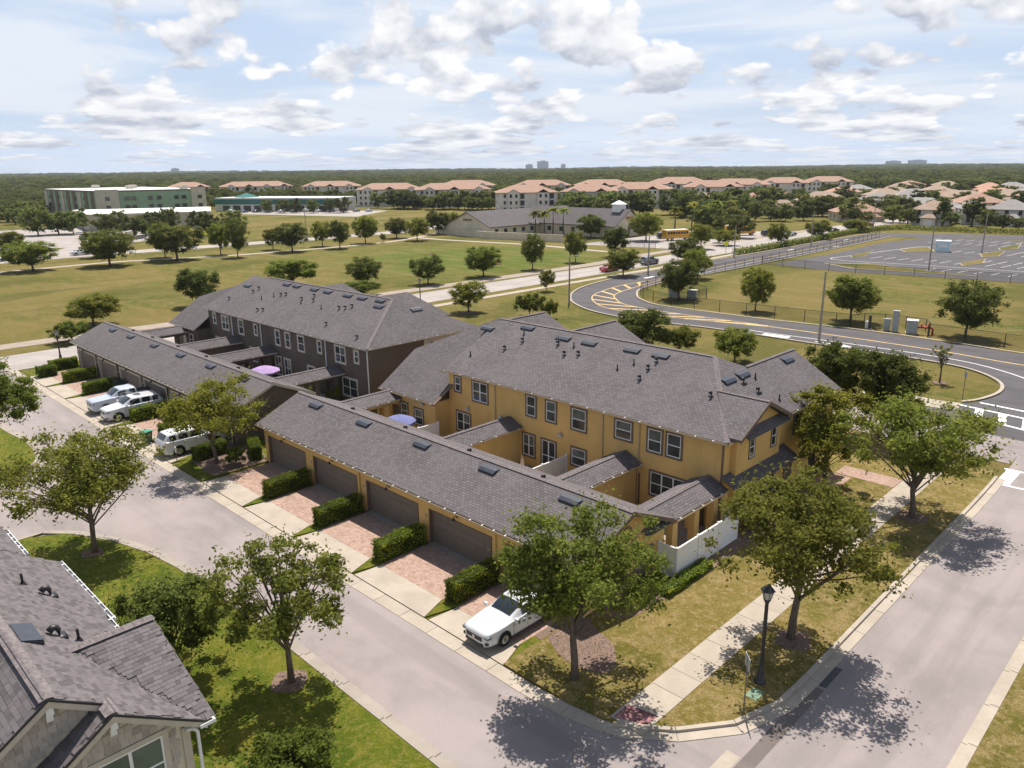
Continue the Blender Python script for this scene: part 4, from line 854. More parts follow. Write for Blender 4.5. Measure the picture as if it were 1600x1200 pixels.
def tree_meshes(seed, h, w, cb, leaves, size, mat='leaf', trunk_r=None, nclump=70, bushy=False, lean=0., spread=1., rnd=.74, fat=1., flat=.75):
    rng = np.random.default_rng(seed); rr = random.Random(seed); tr = trunk_r or max(.06, h*.0205)
    cz = (h+cb)/2+.04*h; rz = (h-cb)/2; rx = w/2
    # uneven outline: a few lobes
    lob = [(rng.uniform(0, 6.28), rng.uniform(-.5, .9), rng.uniform(.2, .5)) for _ in range(8)]
    cs, rs = [], []
    while len(cs) < nclump:
        d = rng.normal(size=3); d /= np.linalg.norm(d); r = rng.random()**.36
        k = rnd
        for a, e, amp in lob:
            v = np.array([math.cos(a)*math.cos(e), math.sin(a)*math.cos(e), math.sin(e)]); k += amp*max(0, d@v)**4
        k = min(k, 1.12)
        if d[2] < -.35 and rnd < .9 and rng.random() < .55: continue
        p = np.array([d[0]*rx*k*r*spread, d[1]*rx*k*r*spread, cz+d[2]*rz*k*r])
        if d[2] < 0 and rnd < .9: p[2] = cz+d[2]*rz*k*r*.8
        if p[2] < cb*.9+.1 or p[2] > h: continue
        cs.append(p); rs.append(rx*rng.uniform(.085, .20)*(1.25-.5*r)*fat)
    cs, rs = np.array(cs), np.array(rs)
    per = np.maximum(8, (leaves*rs**2/np.sum(rs**2)).astype(int))
    V = leaf_cloud(rng, cs, rs, per, size, flat)
    n2 = int(len(V)/4*.34); k = rng.integers(0, len(cs), n2)                      # loose twigs between the clumps
    V2 = leaf_cloud(rng, cs[k]+np.clip(rng.normal(size=(n2, 3)), -1.7, 1.7)*rx*.115, np.full(n2, rx*.03), 1, size*.9); V2 = V2[np.repeat(V2.reshape(-1, 4, 3)[:, :, 2].min(1) > max(.05, cb*.75), 4)]
    V = np.concatenate([V, V2]); V[:, 2] = np.maximum(V[:, 2], .05)
    crown = leaf_mesh('crown', V, M[mat])
    b = MB(); fork = max(cb*1.05, h*.22) if not bushy else .15*h
    b.tube([(0, 0, -.1), (tr*.2, 0, fork*.5), (lean, tr*.3, fork), (lean*1.3, 0, cz), (lean*1.4, tr, cz+rz*.5)], [tr*1.35, tr*1.02, tr*.92, tr*.5, tr*.15], 8)
    order = np.argsort(-np.linalg.norm(cs-np.array([0, 0, fork]), axis=1))
    for j in order[:26]:
        e = cs[j]; st = Vector((lean*.8, 0, fork+rr.uniform(-.1, .45)*(cz-fork))); E_ = Vector(e); md = st.lerp(E_, .5)+Vector((0, 0, .06*h*rr.uniform(-.3, 1)))
        b.tube([st, md, E_], [tr*rr.uniform(.3, .5), tr*.24, tr*.07], 5, False)
    trunk = b.mesh('trunk'); trunk.materials.append(M['bark']); trunk.polygons.foreach_set('use_smooth', [True]*len(trunk.polygons))
    return trunk, crown
def place_tree(name, meshes, loc, label, cat='tree', group=None, rz=0., sc=(1, 1, 1)):
    e = empty(name, loc, rz, label, cat, group); e.scale = sc
    part('trunk', meshes[0], e); part('crown', meshes[1], e); return e

near = [('T2', (-18.0, 21.8), 7.7, 7.3, 1.7, 14500, .094, 'leaf', 'large leafy street tree overhanging the white sedan at the alley corner'),
        ('T1', (-12.72, 30.85), 7.9, 7.6, 2.0, 15500, .096, 'leaf', 'large street tree beside the black lamp post on the verge'),
        ('T3', (-26.5, 13.35), 6.2, 5.6, 1.5, 9000, .09, 'leaf', 'young round tree in a mulch ring on the bright lawn by the alley kerb'),
        ('T4', (-45.0, 11.6), 6.9, 8.3, 1.7, 14500, .102, 'leaf', 'broad tree at the far rounded end of the bright lawn'),
        ('R', (-13.1, 48.0), 7.6, 8.6, 1.6, 15500, .105, 'leaf', 'broad street tree at the far end of the sidewalk near the crossing'),
        ('E', (-53.3, 22.7), 6.3, 7.4, 1.4, 11500, .1, 'leaf_y', 'yellow green tree between the brown and yellow garages'),
        ('LE', (-64.6, 10.9), 8.0, 6.4, 1.6, 26000, .1, 'leaf', 'tree cut off by the left edge of the picture beside the lane'),
        ('BK', (-23.4, 60.2), 7.4, 5.8, 1.4, 20000, .115, 'leaf_d', 'dark green tree behind the right end of the yellow townhouses'),
        ('BK2', (-19.6, 60.5), 7.2, 6.6, 1.0, 24000, .115, 'leaf_d', 'dark green tree right of its darker twin behind the yellow townhouses'),
        ]
for i, (n, p, h, w, cb, lv, sz, mt, lab) in enumerate(near):
    place_tree('tree', tree_meshes(100+i, h, w, cb, lv, sz, mt, nclump=105 if lv > 14000 else 80, lean=.15, rnd=.70, fat=1.12, flat=.58), (p[0], p[1], .08), lab, rz=random.uniform(0, 6))
place_tree('tree', tree_meshes(140, 7.4, 5.0, 1.0, 15000, .1, 'leaf_y', nclump=60), (-19.0, 49.0, .1), 'tall airy yellow green tree against the street end of the yellow house')
place_tree('tree', tree_meshes(141, 6.2, 3.4, 1.3, 8000, .1, 'leaf_y', nclump=40), (-18.7, 46.2, .1), 'slim yellow green tree in front of the yellow end wall')
place_tree('large_shrub', tree_meshes(120, 4.3, 4.7, .15, 30000, .08, 'leaf_d', nclump=80, bushy=True), (-30.8, 10.2, .1), 'dark rounded large shrub on the lawn beside the grey roofed house', 'shrub')
place_tree('large_shrub', tree_meshes(121, 1.5, 3.2, .05, 9000, .075, 'leaf', nclump=50, bushy=True), (-21.6, 10.6, .1), 'olive shrub at the bottom edge of the lawn', 'shrub')
for (x, y, h, w, lab) in ((-18.6, 42.4, 2.4, 2.6, 'olive shrub under the street end windows of the yellow house'), (-19.4, 39.6, 1.2, 1.6, 'low shrub at the far end of the white fence'), (-52.0, 23.6, 1.2, 1.5, 'spiky yellow green shrub at the left end of the yellow garages'), (-51.9, 27.4, 2.6, 1.9, 'dark tall shrub in the gap beside the yellow garage end wall'), (-54.4, 28.4, 2.4, 2.0, 'dark shrub against the brown garage end wall')):
    place_tree('shrub', tree_meshes(int(abs(x*13+y*7)), h, w, .02, 5000, .07, 'leaf', nclump=34, bushy=True), (x, y, .1), lab, 'shrub')
for (x, y, h, w, lab) in ((-59.6, 36.9, 2.0, 1.6, 'pale feathery shrub by the brown house ground floor window'), (-62.9, 36.2, 1.6, 2.4, 'bright green shrub in the brown courtyard behind the garage ridge'), (-60.9, 35.4, 1.3, 1.3, 'small bright shrub between the brown courtyard plants')):
    place_tree('shrub', tree_meshes(int(abs(x*13+y*7)), h, w, .02, 3500, .07, 'leaf_y', nclump=26, bushy=True), (x, y, .05), lab, 'shrub')

# clipped hedges
def hedge_mesh(seed, w, l, h):
    rng = np.random.default_rng(seed); n = int((w*l+2*l*h+2*w*h)*330)
    A = np.array([w*l, l*h, l*h, w*h, w*h]); f = rng.choice(5, n, p=A/A.sum()); u = rng.uniform(-.5, .5, n); v = rng.uniform(-.5, .5, n); z0 = rng.random(n)
    P = np.zeros((n, 3)); wob = .05
    P[:, 0] = np.where(f == 1, -w/2, np.where(f == 2, w/2, u*w)); P[:, 1] = np.where(f == 3, -l/2, np.where(f == 4, l/2, v*l)); P[:, 2] = np.where(f == 0, h, z0*h)
    bul = .07*np.sin(P[:, 1]*4+seed)*np.cos(P[:, 2]*5); P[:, 0] += bul*np.sign(P[:, 0]); P[:, 2] += np.where(f == 0, .05*np.sin(P[:, 1]*3.3+seed), 0)
    e = np.maximum(np.abs(P[:, 0])/(w/2), 0); rnd = np.where((P[:, 2] > h*.85) & (e > .8), .06, 0); P[:, 2] -= rnd; P += rng.normal(size=(n, 3))*.028
    V = leaf_cloud(rng, P, np.full(n, .012), 1, .052, 1., .3); V[:, 2] = np.maximum(V[:, 2], .02)
    return leaf_mesh('foliage', V, M['hedge'])
hm = [hedge_mesh(1, .85, 3.2, 1.12), hedge_mesh(2, .85, 3.1, 1.12)]
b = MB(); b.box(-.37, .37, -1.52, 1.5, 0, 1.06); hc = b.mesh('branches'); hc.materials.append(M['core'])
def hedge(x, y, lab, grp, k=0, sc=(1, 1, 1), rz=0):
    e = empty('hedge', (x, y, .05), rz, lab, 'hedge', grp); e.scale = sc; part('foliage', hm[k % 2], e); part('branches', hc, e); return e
ordn = ['first', 'second', 'third', 'fourth', 'fifth', 'sixth', 'seventh', 'eighth', 'ninth', 'tenth', 'eleventh', 'twelfth', 'thirteenth', 'fourteenth']
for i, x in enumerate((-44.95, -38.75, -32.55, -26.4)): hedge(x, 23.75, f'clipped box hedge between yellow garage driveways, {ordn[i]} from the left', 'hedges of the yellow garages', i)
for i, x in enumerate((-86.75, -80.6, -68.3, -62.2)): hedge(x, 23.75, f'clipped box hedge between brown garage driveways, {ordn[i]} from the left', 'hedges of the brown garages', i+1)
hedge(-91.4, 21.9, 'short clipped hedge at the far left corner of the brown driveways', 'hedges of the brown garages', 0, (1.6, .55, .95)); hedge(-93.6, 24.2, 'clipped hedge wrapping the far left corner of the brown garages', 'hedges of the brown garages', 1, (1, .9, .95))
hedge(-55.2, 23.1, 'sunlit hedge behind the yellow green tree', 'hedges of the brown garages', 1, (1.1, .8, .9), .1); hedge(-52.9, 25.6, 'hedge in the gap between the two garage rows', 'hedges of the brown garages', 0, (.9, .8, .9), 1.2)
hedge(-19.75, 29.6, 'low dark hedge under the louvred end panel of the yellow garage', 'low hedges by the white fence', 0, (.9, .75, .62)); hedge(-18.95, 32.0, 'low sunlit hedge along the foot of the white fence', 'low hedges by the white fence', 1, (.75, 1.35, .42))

# ------------------------------------------------------------------ fences and courtyard things
def vinyl_fence(pts, lab, h=1.85, seg=2.05):
    e = empty('vinyl_fence', (*pts[0], 0), 0, lab, 'fence'); before = set(COL.objects); k = 0
    for p, q in zip(pts[:-1], pts[1:]):
        P, Q = Vector((*p, 0)), Vector((*q, 0)); L = (Q-P).length; n = max(1, round(L/seg)); d = (Q-P)/n; a = math.atan2(d.y, d.x)
        for i in range(n):
            b = MB(); b.box(.07, d.length-.07, -.025, .025, .06, h-.1); b.box(.06, d.length-.06, -.045, .045, h-.12, h); b.box(.06, d.length-.06, -.045, .045, .05, .17)
            o = b.build('panel', M['white'], e); o.location = P+d*i-Vector((*pts[0], 0)); o.rotation_euler = (0, 0, a)
        for i in range(n+1):
            if i == 0 and k: continue
            b = MB(); b.box(-.065, .065, -.065, .065, 0, h+.04); b.quads([(-.085, -.085, h+.04), (.085, -.085, h+.04), (.085, .085, h+.04), (-.085, .085, h+.04), (0, 0, h+.11)], [(0, 1, 4), (1, 2, 4), (2, 3, 4), (3, 0, 4), (3, 2, 1, 0)])
            o = b.build('post', M['white'], e); o.location = P+d*i-Vector((*pts[0], 0)); o.rotation_euler = (0, 0, a)
        k += 1
    return e
vinyl_fence([(-20.55, 31.75), (-19.45, 31.75), (-19.45, 38.0), (-20.2, 38.0)], 'white vinyl privacy fence round the patio at the street end')
vinyl_fence([(-32.45, 33.2), (-32.45, 38.1)], 'white vinyl divider fence beside the middle yellow patio doors'); vinyl_fence([(-44.46, 32.9), (-44.46, 36.7)], 'white vinyl divider fence below the yellow single storey wing')
def parasol(x, y, z, r, m, lab, tilt=.0, h=.5):
    e = empty('patio_umbrella', (x, y, .04), 0, lab, 'umbrella'); b = MB(); n = 8
    for k in range(n):
        a0, a1 = 2*math.pi*k/n, 2*math.pi*(k+1)/n; p = lambda a, rr, zz: (rr*math.cos(a), rr*math.sin(a), zz)
        b.face([p(a0, r, z), p(a1, r, z), p(a1, r*.5, z+h*.62), p(a0, r*.5, z+h*.62)]); b.face([p(a0, r*.5, z+h*.62), p(a1, r*.5, z+h*.62), (0, 0, z+h)]); b.face([p(a0, r, z-.14), p(a1, r, z-.14), p(a1, r, z), p(a0, r, z)])
    c = b.build('canopy', m, e); c.rotation_euler = (tilt, 0, 0)
    b = MB(); b.tube([(0, 0, 0), (0, 0, z+h+.06)], .025, 8); b.lathe([(.0, .0), (.28, .0), (.28, .06), (.05, .1)], n=12); b.build('pole', M['trim'], e)
    for k in range(n): a = 2*math.pi*k/n; q = MB(); q.tube([(0, 0, z-.1), (r*.5*math.cos(a), r*.5*math.sin(a), z+h*.58)], .01, 4); q.build('rib', M['trim'], e)
parasol(-68.4, 34.9, 2.1, 1.55, M['purple'], 'open lilac patio umbrella in the brown courtyard'); parasol(-46.5, 34.5, 2.0, 1.35, M['bluecloth'], 'open blue patio umbrella in the yellow courtyard')
e = empty('folded_umbrella', (-33.9, 35.2, .04), 0, 'folded beige umbrella standing on the middle yellow patio', 'umbrella'); b = MB(); b.lathe([(.03, 2.15), (.12, 1.8), (.2, 1.3), (.17, 1.05), (.05, 1.0)], n=9); b.build('canopy', M['beigecloth'], e); b = MB(); b.tube([(0, 0, 0), (0, 0, 2.25)], .025, 7); b.lathe([(.0, 0), (.25, 0), (.25, .06), (.04, .09)], n=10); b.build('pole', M['trim'], e)
def table(x, y, lab, w=1.6, l=.95):
    e = empty('patio_table', (x, y, .04), .1, lab, 'table'); b = MB(); b.box(-w/2, w/2, -l/2, l/2, .72, .76); b.build('tabletop', M['white'], e, bevel=.01)
    for sx in (-1, 1):
        for sy in (-1, 1): q = MB(); q.box(sx*(w/2-.1)-.03, sx*(w/2-.1)+.03, sy*(l/2-.1)-.03, sy*(l/2-.1)+.03, 0, .72); q.build('leg', M['white'], e)
table(-33.4, 36.7, 'white patio table beside the divider fence'); table(-68.0, 34.2, 'white patio table beneath the lilac umbrella'); table(-46.3, 34.0, 'white patio table beneath the blue umbrella'); table(-20.3, 32.6, 'white patio table inside the street end fence', .8, .6); table(-90.8, 34.2, 'long white outdoor table in the far left brown courtyard', 3.0, 1.2)

# ------------------------------------------------------------------ lamps, signs, poles
def street_lamp(x, y, z, h, lab, grp=None):
    e = empty('street_lamp', (x, y, z), .3, lab, 'street lamp', grp)
    b = MB(); b.lathe([(.24, 0), (.24, .08), (.16, .14), (.15, .55), (.1, .62), (.085, 1.1), (.075, h-.9), (.085, h-.86), (.11, h-.8), (.06, h-.72)], n=14); b.build('pole', M['black'], e, True)
    b = MB(); n = 6; p = lambda a, r, zz: (r*math.cos(a), r*math.sin(a), zz)
    for k in range(n): a0, a1 = 2*math.pi*k/n, 2*math.pi*(k+1)/n; b.face([p(a0, .13, h-.7), p(a1, .13, h-.7), p(a1, .23, h-.28), p(a0, .23, h-.28)])
    b.build('lantern', M['lantern'], e); b = MB()
    for k in range(n):
        a0, a1 = 2*math.pi*k/n, 2*math.pi*(k+1)/n; b.face([p(a0, .31, h-.3), p(a1, .31, h-.3), p(a1, .09, h-.08), p(a0, .09, h-.08)]); b.face([p(a0, .09, h-.08), p(a1, .09, h-.08), (0, 0, h)]); b.face([p(a1, .31, h-.3), p(a0, .31, h-.3), (0, 0, h-.27)]); b.tube([p(a0, .135, h-.72), p(a0, .24, h-.28)], .014, 4)
    b.build('lantern_cap', M['black'], e); b = MB(); b.lathe([(.0, h-.74), (.15, h-.74), (.15, h-.69), (.0, h-.69)], n=10); b.build('collar', M['black'], e)
street_lamp(-12.24, 27.0, .1, 4.6, 'black lantern street lamp on the corner verge'); street_lamp(-95.1, 75.9, 0, 4.4, 'black lantern street lamp seen over the brown roof beside the avenue'); street_lamp(-98.2, 25.2, .0, 3.6, 'small black lantern lamp at the far left alley mouth'); street_lamp(-96.2, 39.9, 0., 4.2, 'black lantern lamp showing above the brown single storey wing')
e = empty('street_sign', (-11.85, 24.9, .1), .75, 'thin street sign seen edge on at the kerb corner', 'sign'); b = MB(); b.tube([(0, 0, 0), (0, 0, 2.5)], .03, 7); b.build('post', M['wood'], e); b = MB(); b.box(-.012, .012, -.3, .3, 1.95, 2.5); b.build('sign_plate', M['box'], e)
e = empty('street_sign', (-18.3, 77.4, .0), .6, 'octagonal sign seen from behind at the loop road tip', 'sign'); b = MB(); b.tube([(0, 0, 0), (0, 0, 2.7)], .035, 7); b.build('post', M['wood'], e); b = MB(); b.lathe([(.0, -.01), (.38, -.01), (.38, .01), (.0, .01)], (0, 0, 2.35), 8, 'x'); b.build('sign_plate', M['box'], e)
e = empty('marker_post', (-55.6, 20.75, .06), 0, 'slim white marker post beneath the yellow green tree', 'post'); b = MB(); b.tube([(0, 0, 0), (0, 0, 1.1)], .03, 6); b.build('post', M['wood'], e); b = MB(); b.box(-.1, .1, -.02, .02, .8, 1.25); b.build('marker_plate', M['white'], e)
b = MB(); b.box(-12.25, -11.75, 25.75, 26.45, 0, .125); tag(b.build('valve_cover', plain('green_plastic_cover', (.15, .23, .15), .6, .3)), 'pale green utility box lid set in the corner grass', 'utility cover')
b = MB(); b.box(-.22, .22, -.3, .3, 0, .11); tag(b.build('valve_cover', plain('brown_cover', (.16, .09, .05), .8, .2)), 'small brown valve cover in the bright lawn', 'utility cover').location = (-33.6, 13.3, .0)
def tall_pole(x, y, h, lab, m='concpole', arm=True, grp=None):
    e = empty('light_pole', (x, y, 0), .8, lab, 'pole', grp); b = MB(); b.tube([(0, 0, -.1), (0, 0, h)], [.17, .10], 9); b.build('mast', M[m], e)
    if arm: b = MB(); b.tube([(0, 0, h-.2), (.9, 0, h+.1), (1.1, 0, h+.08)], .04, 6); b.build('arm', M[m], e); b = MB(); b.box(.85, 1.55, -.14, .14, h+.04, h+.16); b.build('lamp_head', M['box'], e)
tall_pole(-78.6, 92.6, 7.5, 'concrete light pole on the grass left of the loop road', arm=True); tall_pole(-89.2, 129.3, 7.6, 'concrete light pole between avenue and loop road'); tall_pole(-91.1, 166.8, 7.4, 'concrete light pole at the left end of the roadside hedge', arm=False); tall_pole(-89, 203.5, 8.5, 'concrete light pole halfway along the roadside hedge', arm=False); tall_pole(-92.8, 256.9, 9, 'concrete light pole at the far end of the loop road', arm=False)
tall_pole(-49.8, 170.4, 9.0, 'concrete light pole at the near edge of the car park', arm=False); tall_pole(-50.8, 212.1, 9.3, 'concrete light pole in the middle of the car park', arm=False); tall_pole(-38.1, 92.0, 8.6, 'bare concrete pole on the near side of the loop road', arm=False); tall_pole(-38, 262, 9, 'concrete light pole at the far right of the car park', arm=False); tall_pole(-168, 230, 9, 'light pole behind the school roof', arm=False); tall_pole(-215, 128, 9, 'thin pole beside the park road left of the school', arm=False); tall_pole(-212, 178, 9, 'thin pole by the left end of the school', arm=False)
for x, y, lab in ((-96.2, 172, 'fluorescent yellow school crossing sign by the avenue'), (-243.5, 103.5, 'left fluorescent yellow sign near the office entrance'), (-232.6, 104., 'right fluorescent yellow sign near the office entrance')):
    e = empty('warning_sign', (x, y, 0), .8, lab, 'sign'); b = MB(); b.tube([(0, 0, 0), (0, 0, 2.6)], .05, 6); b.build('post', M['wood'], e); b = MB(); b.quads([(-.02, 0, 1.7), (-.02, .75, 2.45), (-.02, 0, 3.2), (-.02, -.75, 2.45), (.02, 0, 1.7), (.02, .75, 2.45), (.02, 0, 3.2), (.02, -.75, 2.45)], [(0, 1, 2, 3), (7, 6, 5, 4), (0, 4, 5, 1), (1, 5, 6, 2), (2, 6, 7, 3), (3, 7, 4, 0)]); s_ = b.build('sign_plate', M['signyellow'], e); s_.rotation_euler = (0, 0, -1.57)
e = empty('monument_sign', (-242.8, 85.7, 0), .9, 'beige monument sign with dark panel at the office drive', 'sign'); b = MB(); b.box(-.4, .4, -2.1, 2.1, 0, 3.9); b.build('pillar', M['beige'], e); b = MB(); b.box(.4, .46, -1.0, 1.0, .9, 3.0); b.box(-.46, -.4, -1.0, 1.0, .9, 3.0); b.build('sign_panel', M['btrim'], e)
# chain link fences
def fence_mat():
    t = NT('black_chain_link'); t.done((.03, .03, .033), .6, .3)
    tr = t.n.new('ShaderNodeBsdfTransparent'); mx = t.n.new('ShaderNodeMixShader'); w = t.n.new('ShaderNodeTexWave'); w.inputs['Scale'].default_value = 2.2; w.bands_direction = 'DIAGONAL'; t.l.new(t.tc.outputs['UV'], w.inputs['Vector'])
    t.l.new(t.ramp(w.outputs['Fac'], .6, .9, .06, .5), mx.inputs[0]); t.l.new(tr.outputs[0], mx.inputs[1]); t.l.new(t.b.outputs[0], mx.inputs[2]); t.l.new(mx.outputs[0], t.n['Material Output'].inputs[0]); return t.m
M['chain'] = fence_mat()
def chain_fence(pts, lab, h=1.6, step=4.2):
    q = resample(cr(pts, 4), step); e = empty('chain_link_fence', (*q[0], 0), 0, lab, 'fence'); o0 = Vector((*q[0], 0))
    pm = MB(); pm.tube([(0, 0, 0), (0, 0, h+.05)], .05, 6); pm = pm.mesh('post'); pm.materials.append(M['black'])
    for i, p in enumerate(q):
        part('post', pm, e, Vector((*p, 0))-o0)
        if i+1 < len(q):
            A, B_ = Vector((*p, 0))-o0, Vector((*q[i+1], 0))-o0; L = (B_-A).length
            b = MB(); b.face([A+Vector((0, 0, .05)), B_+Vector((0, 0, .05)), B_+Vector((0, 0, h)), A+Vector((0, 0, h))], [(0, 0), (L, 0), (L, h), (0, h)]); b.build('mesh_panel', M['chain'], e)
            b = MB(); b.tube([A+Vector((0, 0, h)), B_+Vector((0, 0, h))], .03, 5); b.build('rail', M['black'], e)
chain_fence([(-84.6, 240), (-82.0, 209), (-80.8, 165.9), (-79.9, 132.6), (-79.6, 120.6)], 'black chain link fence along the far arm of the loop road', 1.7)
chain_fence([(-79.6, 120.6), (-76.5, 109), (-72.2, 104.4), (-67, 102.2), (-59.3, 102.), (-50.1, 102.5), (-46.4, 102.8), (-39, 103.6)], 'black chain link fence round the nose of the grass field', 1.7)
chain_fence([(-29.3, 103.5), (-24, 103.3), (-10, 102.6)], 'black chain link fence right of the red pipes', 1.7); chain_fence([(-79.6, 158.), (-69.7, 156.6), (-60.9, 156.2), (-52.2, 158.), (-31.4, 161.2), (0, 163.6)], 'black chain link fence along the near edge of the car park', 1.7, 5.2)
chain_fence([(-38.9, 103.7), (-37.4, 106.8), (-30.8, 107.2), (-29.4, 103.7)], 'small black fence enclosure round the utility cabinets', 1.6, 2.6); chain_fence([(-72, 113.5), (-66.5, 114.), (-65.5, 109.), (-66.8, 105.4)], 'small black fence around the cabinets under the roadside trees', 1.5, 2.6)
chain_fence([(-155, 172), (-127, 172.5), (-116, 171)], 'dark fence in front of the school playground', 1.8, 5)
def cabinet(x, y, w, d, h, lab, m='box', top=True, rz=.3):
    e = empty('utility_cabinet', (x, y, 0), rz, lab, 'cabinet'); b = MB(); b.box(-w/2, w/2, -d/2, d/2, .1, h); b.build('body', M[m], e, bevel=.03); b = MB(); b.box(-w/2-.08, w/2+.08, -d/2-.08, d/2+.08, 0, .1); b.build('plinth', M['conc'], e)
    b = MB(); b.box(-w/2+.06, w/2-.06, -d/2-.02, -d/2, .2, h-.12); b.build('door', M[m], e)
    if top: b = MB(); b.box(-w/2-.05, w/2+.05, -d/2-.05, d/2+.05, h, h+.06); b.build('lid', M['roofwhite'] if w > .9 else M[m], e)
cabinet(-69.6, 108.6, 1.7, .9, 2.1, 'tall grey cabinet under the roadside tree clump'); cabinet(-67.1, 110.0, 1.4, 1.1, 1.3, 'low grey cabinet with pale lid near the roadside trees')
cabinet(-34.6, 104.4, .8, .4, 1.5, 'small grey control cabinet in the fenced enclosure'); cabinet(-33.5, 104.2, .75, .5, 2.7, 'tallest grey cabinet in the fenced enclosure'); cabinet(-31.6, 104.6, 1.25, 1.1, 1.7, 'wide grey cabinet with pale lid in the fenced enclosure'); cabinet(-36.9, 104.0, .5, .4, 1.0, 'pale pedestal box at the left of the fenced enclosure', 'white', False); cabinet(-36.5, 103.7, .35, .3, 1.9, 'dark narrow box beside the pale pedestal', 'car_black', False)
e = empty('backflow_pipes', (-30.2, 105.0, 0), .3, 'red backflow pipes in the fenced enclosure', 'pipes'); b = MB(); b.tube([(-.9, 0, 0), (-.9, 0, .75), (-.7, 0, .9), (.7, 0, .9), (.9, 0, .75), (.9, 0, 0)], .14, 8); b.build('pipe_loop', M['redpipe'], e, True)
for sx in (-.4, .4): b = MB(); b.lathe([(.0, .9), (.25, .9), (.25, 1.0), (.05, 1.0), (.05, 1.3), (.2, 1.3), (.2, 1.34), (0, 1.34)], (sx, 0, 0), 10); b.build('valve', M['redpipe'], e)
e = empty('kiosk', (-58.7, 209.4, 0), .2, 'pale blue kiosk standing in the car park', 'kiosk'); b = MB(); b.box(-1.5, 1.5, -1.3, 1.3, 0, 2.5); b.build('body', M['lightblue'], e); b = MB(); b.box(-1.65, 1.65, -1.45, 1.45, 2.5, 2.65); b.build('roof', M['roofwhite'], e); b = MB(); b.box(-1.0, 1.0, -1.33, -1.3, 1.1, 2.0); b.build('hatch', M['roofwhite'], e)
for x, y, lab in ((-146, 121, 'orange and white barrier bench on the park lawn'), (-120.5, 118, 'orange barricade beside the trail')):
    e = empty('barricade', (x, y, 0), .2, lab, 'barricade')
    for k in range(2): b = MB(); b.box(-.9, .9, -.03, .03, .5+k*.35, .72+k*.35); b.build('board', plain('orange_board', (.6, .25, .12), .6, .3), e)
    for sx in (-.7, .7): b = MB(); b.tube([(sx, -.3, 0), (sx, 0, 1.1), (sx, .3, 0)], .03, 5); b.build('leg', M['white'], e)
# wheelie bins
def bin_(x, y, rz, lab, lid='binlid'):
    e = empty('wheelie_bin', (x, y, .03), rz, lab, 'bin'); b = MB(); b.quads([(-.24, -.27, .08), (.24, -.27, .08), (.24, .27, .08), (-.24, .27, .08), (-.31, -.36, 1.0), (.31, -.36, 1.0), (.31, .36, 1.0), (-.31, .36, 1.0)], [(3, 2, 1, 0), (4, 5, 6, 7), (0, 1, 5, 4), (1, 2, 6, 5), (2, 3, 7, 6), (3, 0, 4, 7)]); b.build('body', M['bingreen'], e, bevel=.03)
    b = MB(); b.box(-.33, .33, -.4, .38, 1.0, 1.07); b.box(-.26, .26, -.3, .3, 1.07, 1.12); b.build('lid', M[lid], e, bevel=.02); b = MB(); b.tube([(-.25, .45, .98), (.25, .45, .98)], .025, 6); b.build('handle', M['black'], e)
    for s_ in (-1, 1): b = MB(); b.lathe([(0, -.03), (.13, -.03), (.13, .03), (0, .03)], (s_*.3, .3, .13), 12, 'x'); b.build('wheel', M['tyre'], e)
bin_(-61.6, 20.9, .3, 'dark green wheelie bin with teal lid at the brown driveway edge'); bin_(-80.0, 25.1, .1, 'black wheelie bin tucked behind the second brown hedge', 'black'); bin_(-79.2, 25.1, -.1, 'black wheelie bin nearest the third brown garage door', 'black'); bin_(-67.9, 25.25, 0, 'black wheelie bin at the fifth brown garage door', 'black')

# ------------------------------------------------------------------ vehicles
def wheel_parts(e, x, y, r, wd, detail):
    s_ = 1 if y > 0 else -1
    b = MB(); b.lathe([(r*.62, -wd/2), (r*.93, -wd/2), (r, -wd/2+.03), (r, wd/2-.03), (r*.93, wd/2), (r*.62, wd/2)], (0, 0, 0), 18 if detail else 10, 'y'); o = b.build('wheel', M['tyre'], e, True); o.location = (x, y, r)
    b = MB(); yy = s_*(wd/2-.02); b.lathe([(r*.1, yy), (r*.1, yy+s_*.02), (r*.16, yy), (r*.16, yy-s_*.06)], n=10, axis='y'); b.lathe([(r*.64, yy+s_*.01), (r*.57, yy+s_*.012), (r*.55, yy-s_*.05)], n=18, axis='y')
    for k in range(10 if detail else 5):
        a = 2*math.pi*k/(10 if detail else 5); c, s2 = math.cos(a), math.sin(a); t = .045 if detail else .08
        P = [(c*r*.1-s2*t, s2*r*.1+c*t), (c*r*.1+s2*t, s2*r*.1-c*t), (c*r*.6+s2*t*.7, s2*r*.6-c*t*.7), (c*r*.6-s2*t*.7, s2*r*.6+c*t*.7)]
        b.face([(p[0], yy+s_*.004, p[1]) for p in P])
    b.build('rim', M['rim'], o); b = MB(); b.lathe([(.0, yy-s_*.06), (r*.6, yy-s_*.06)], n=14, axis='y'); b.build('hub', M['black'], o)
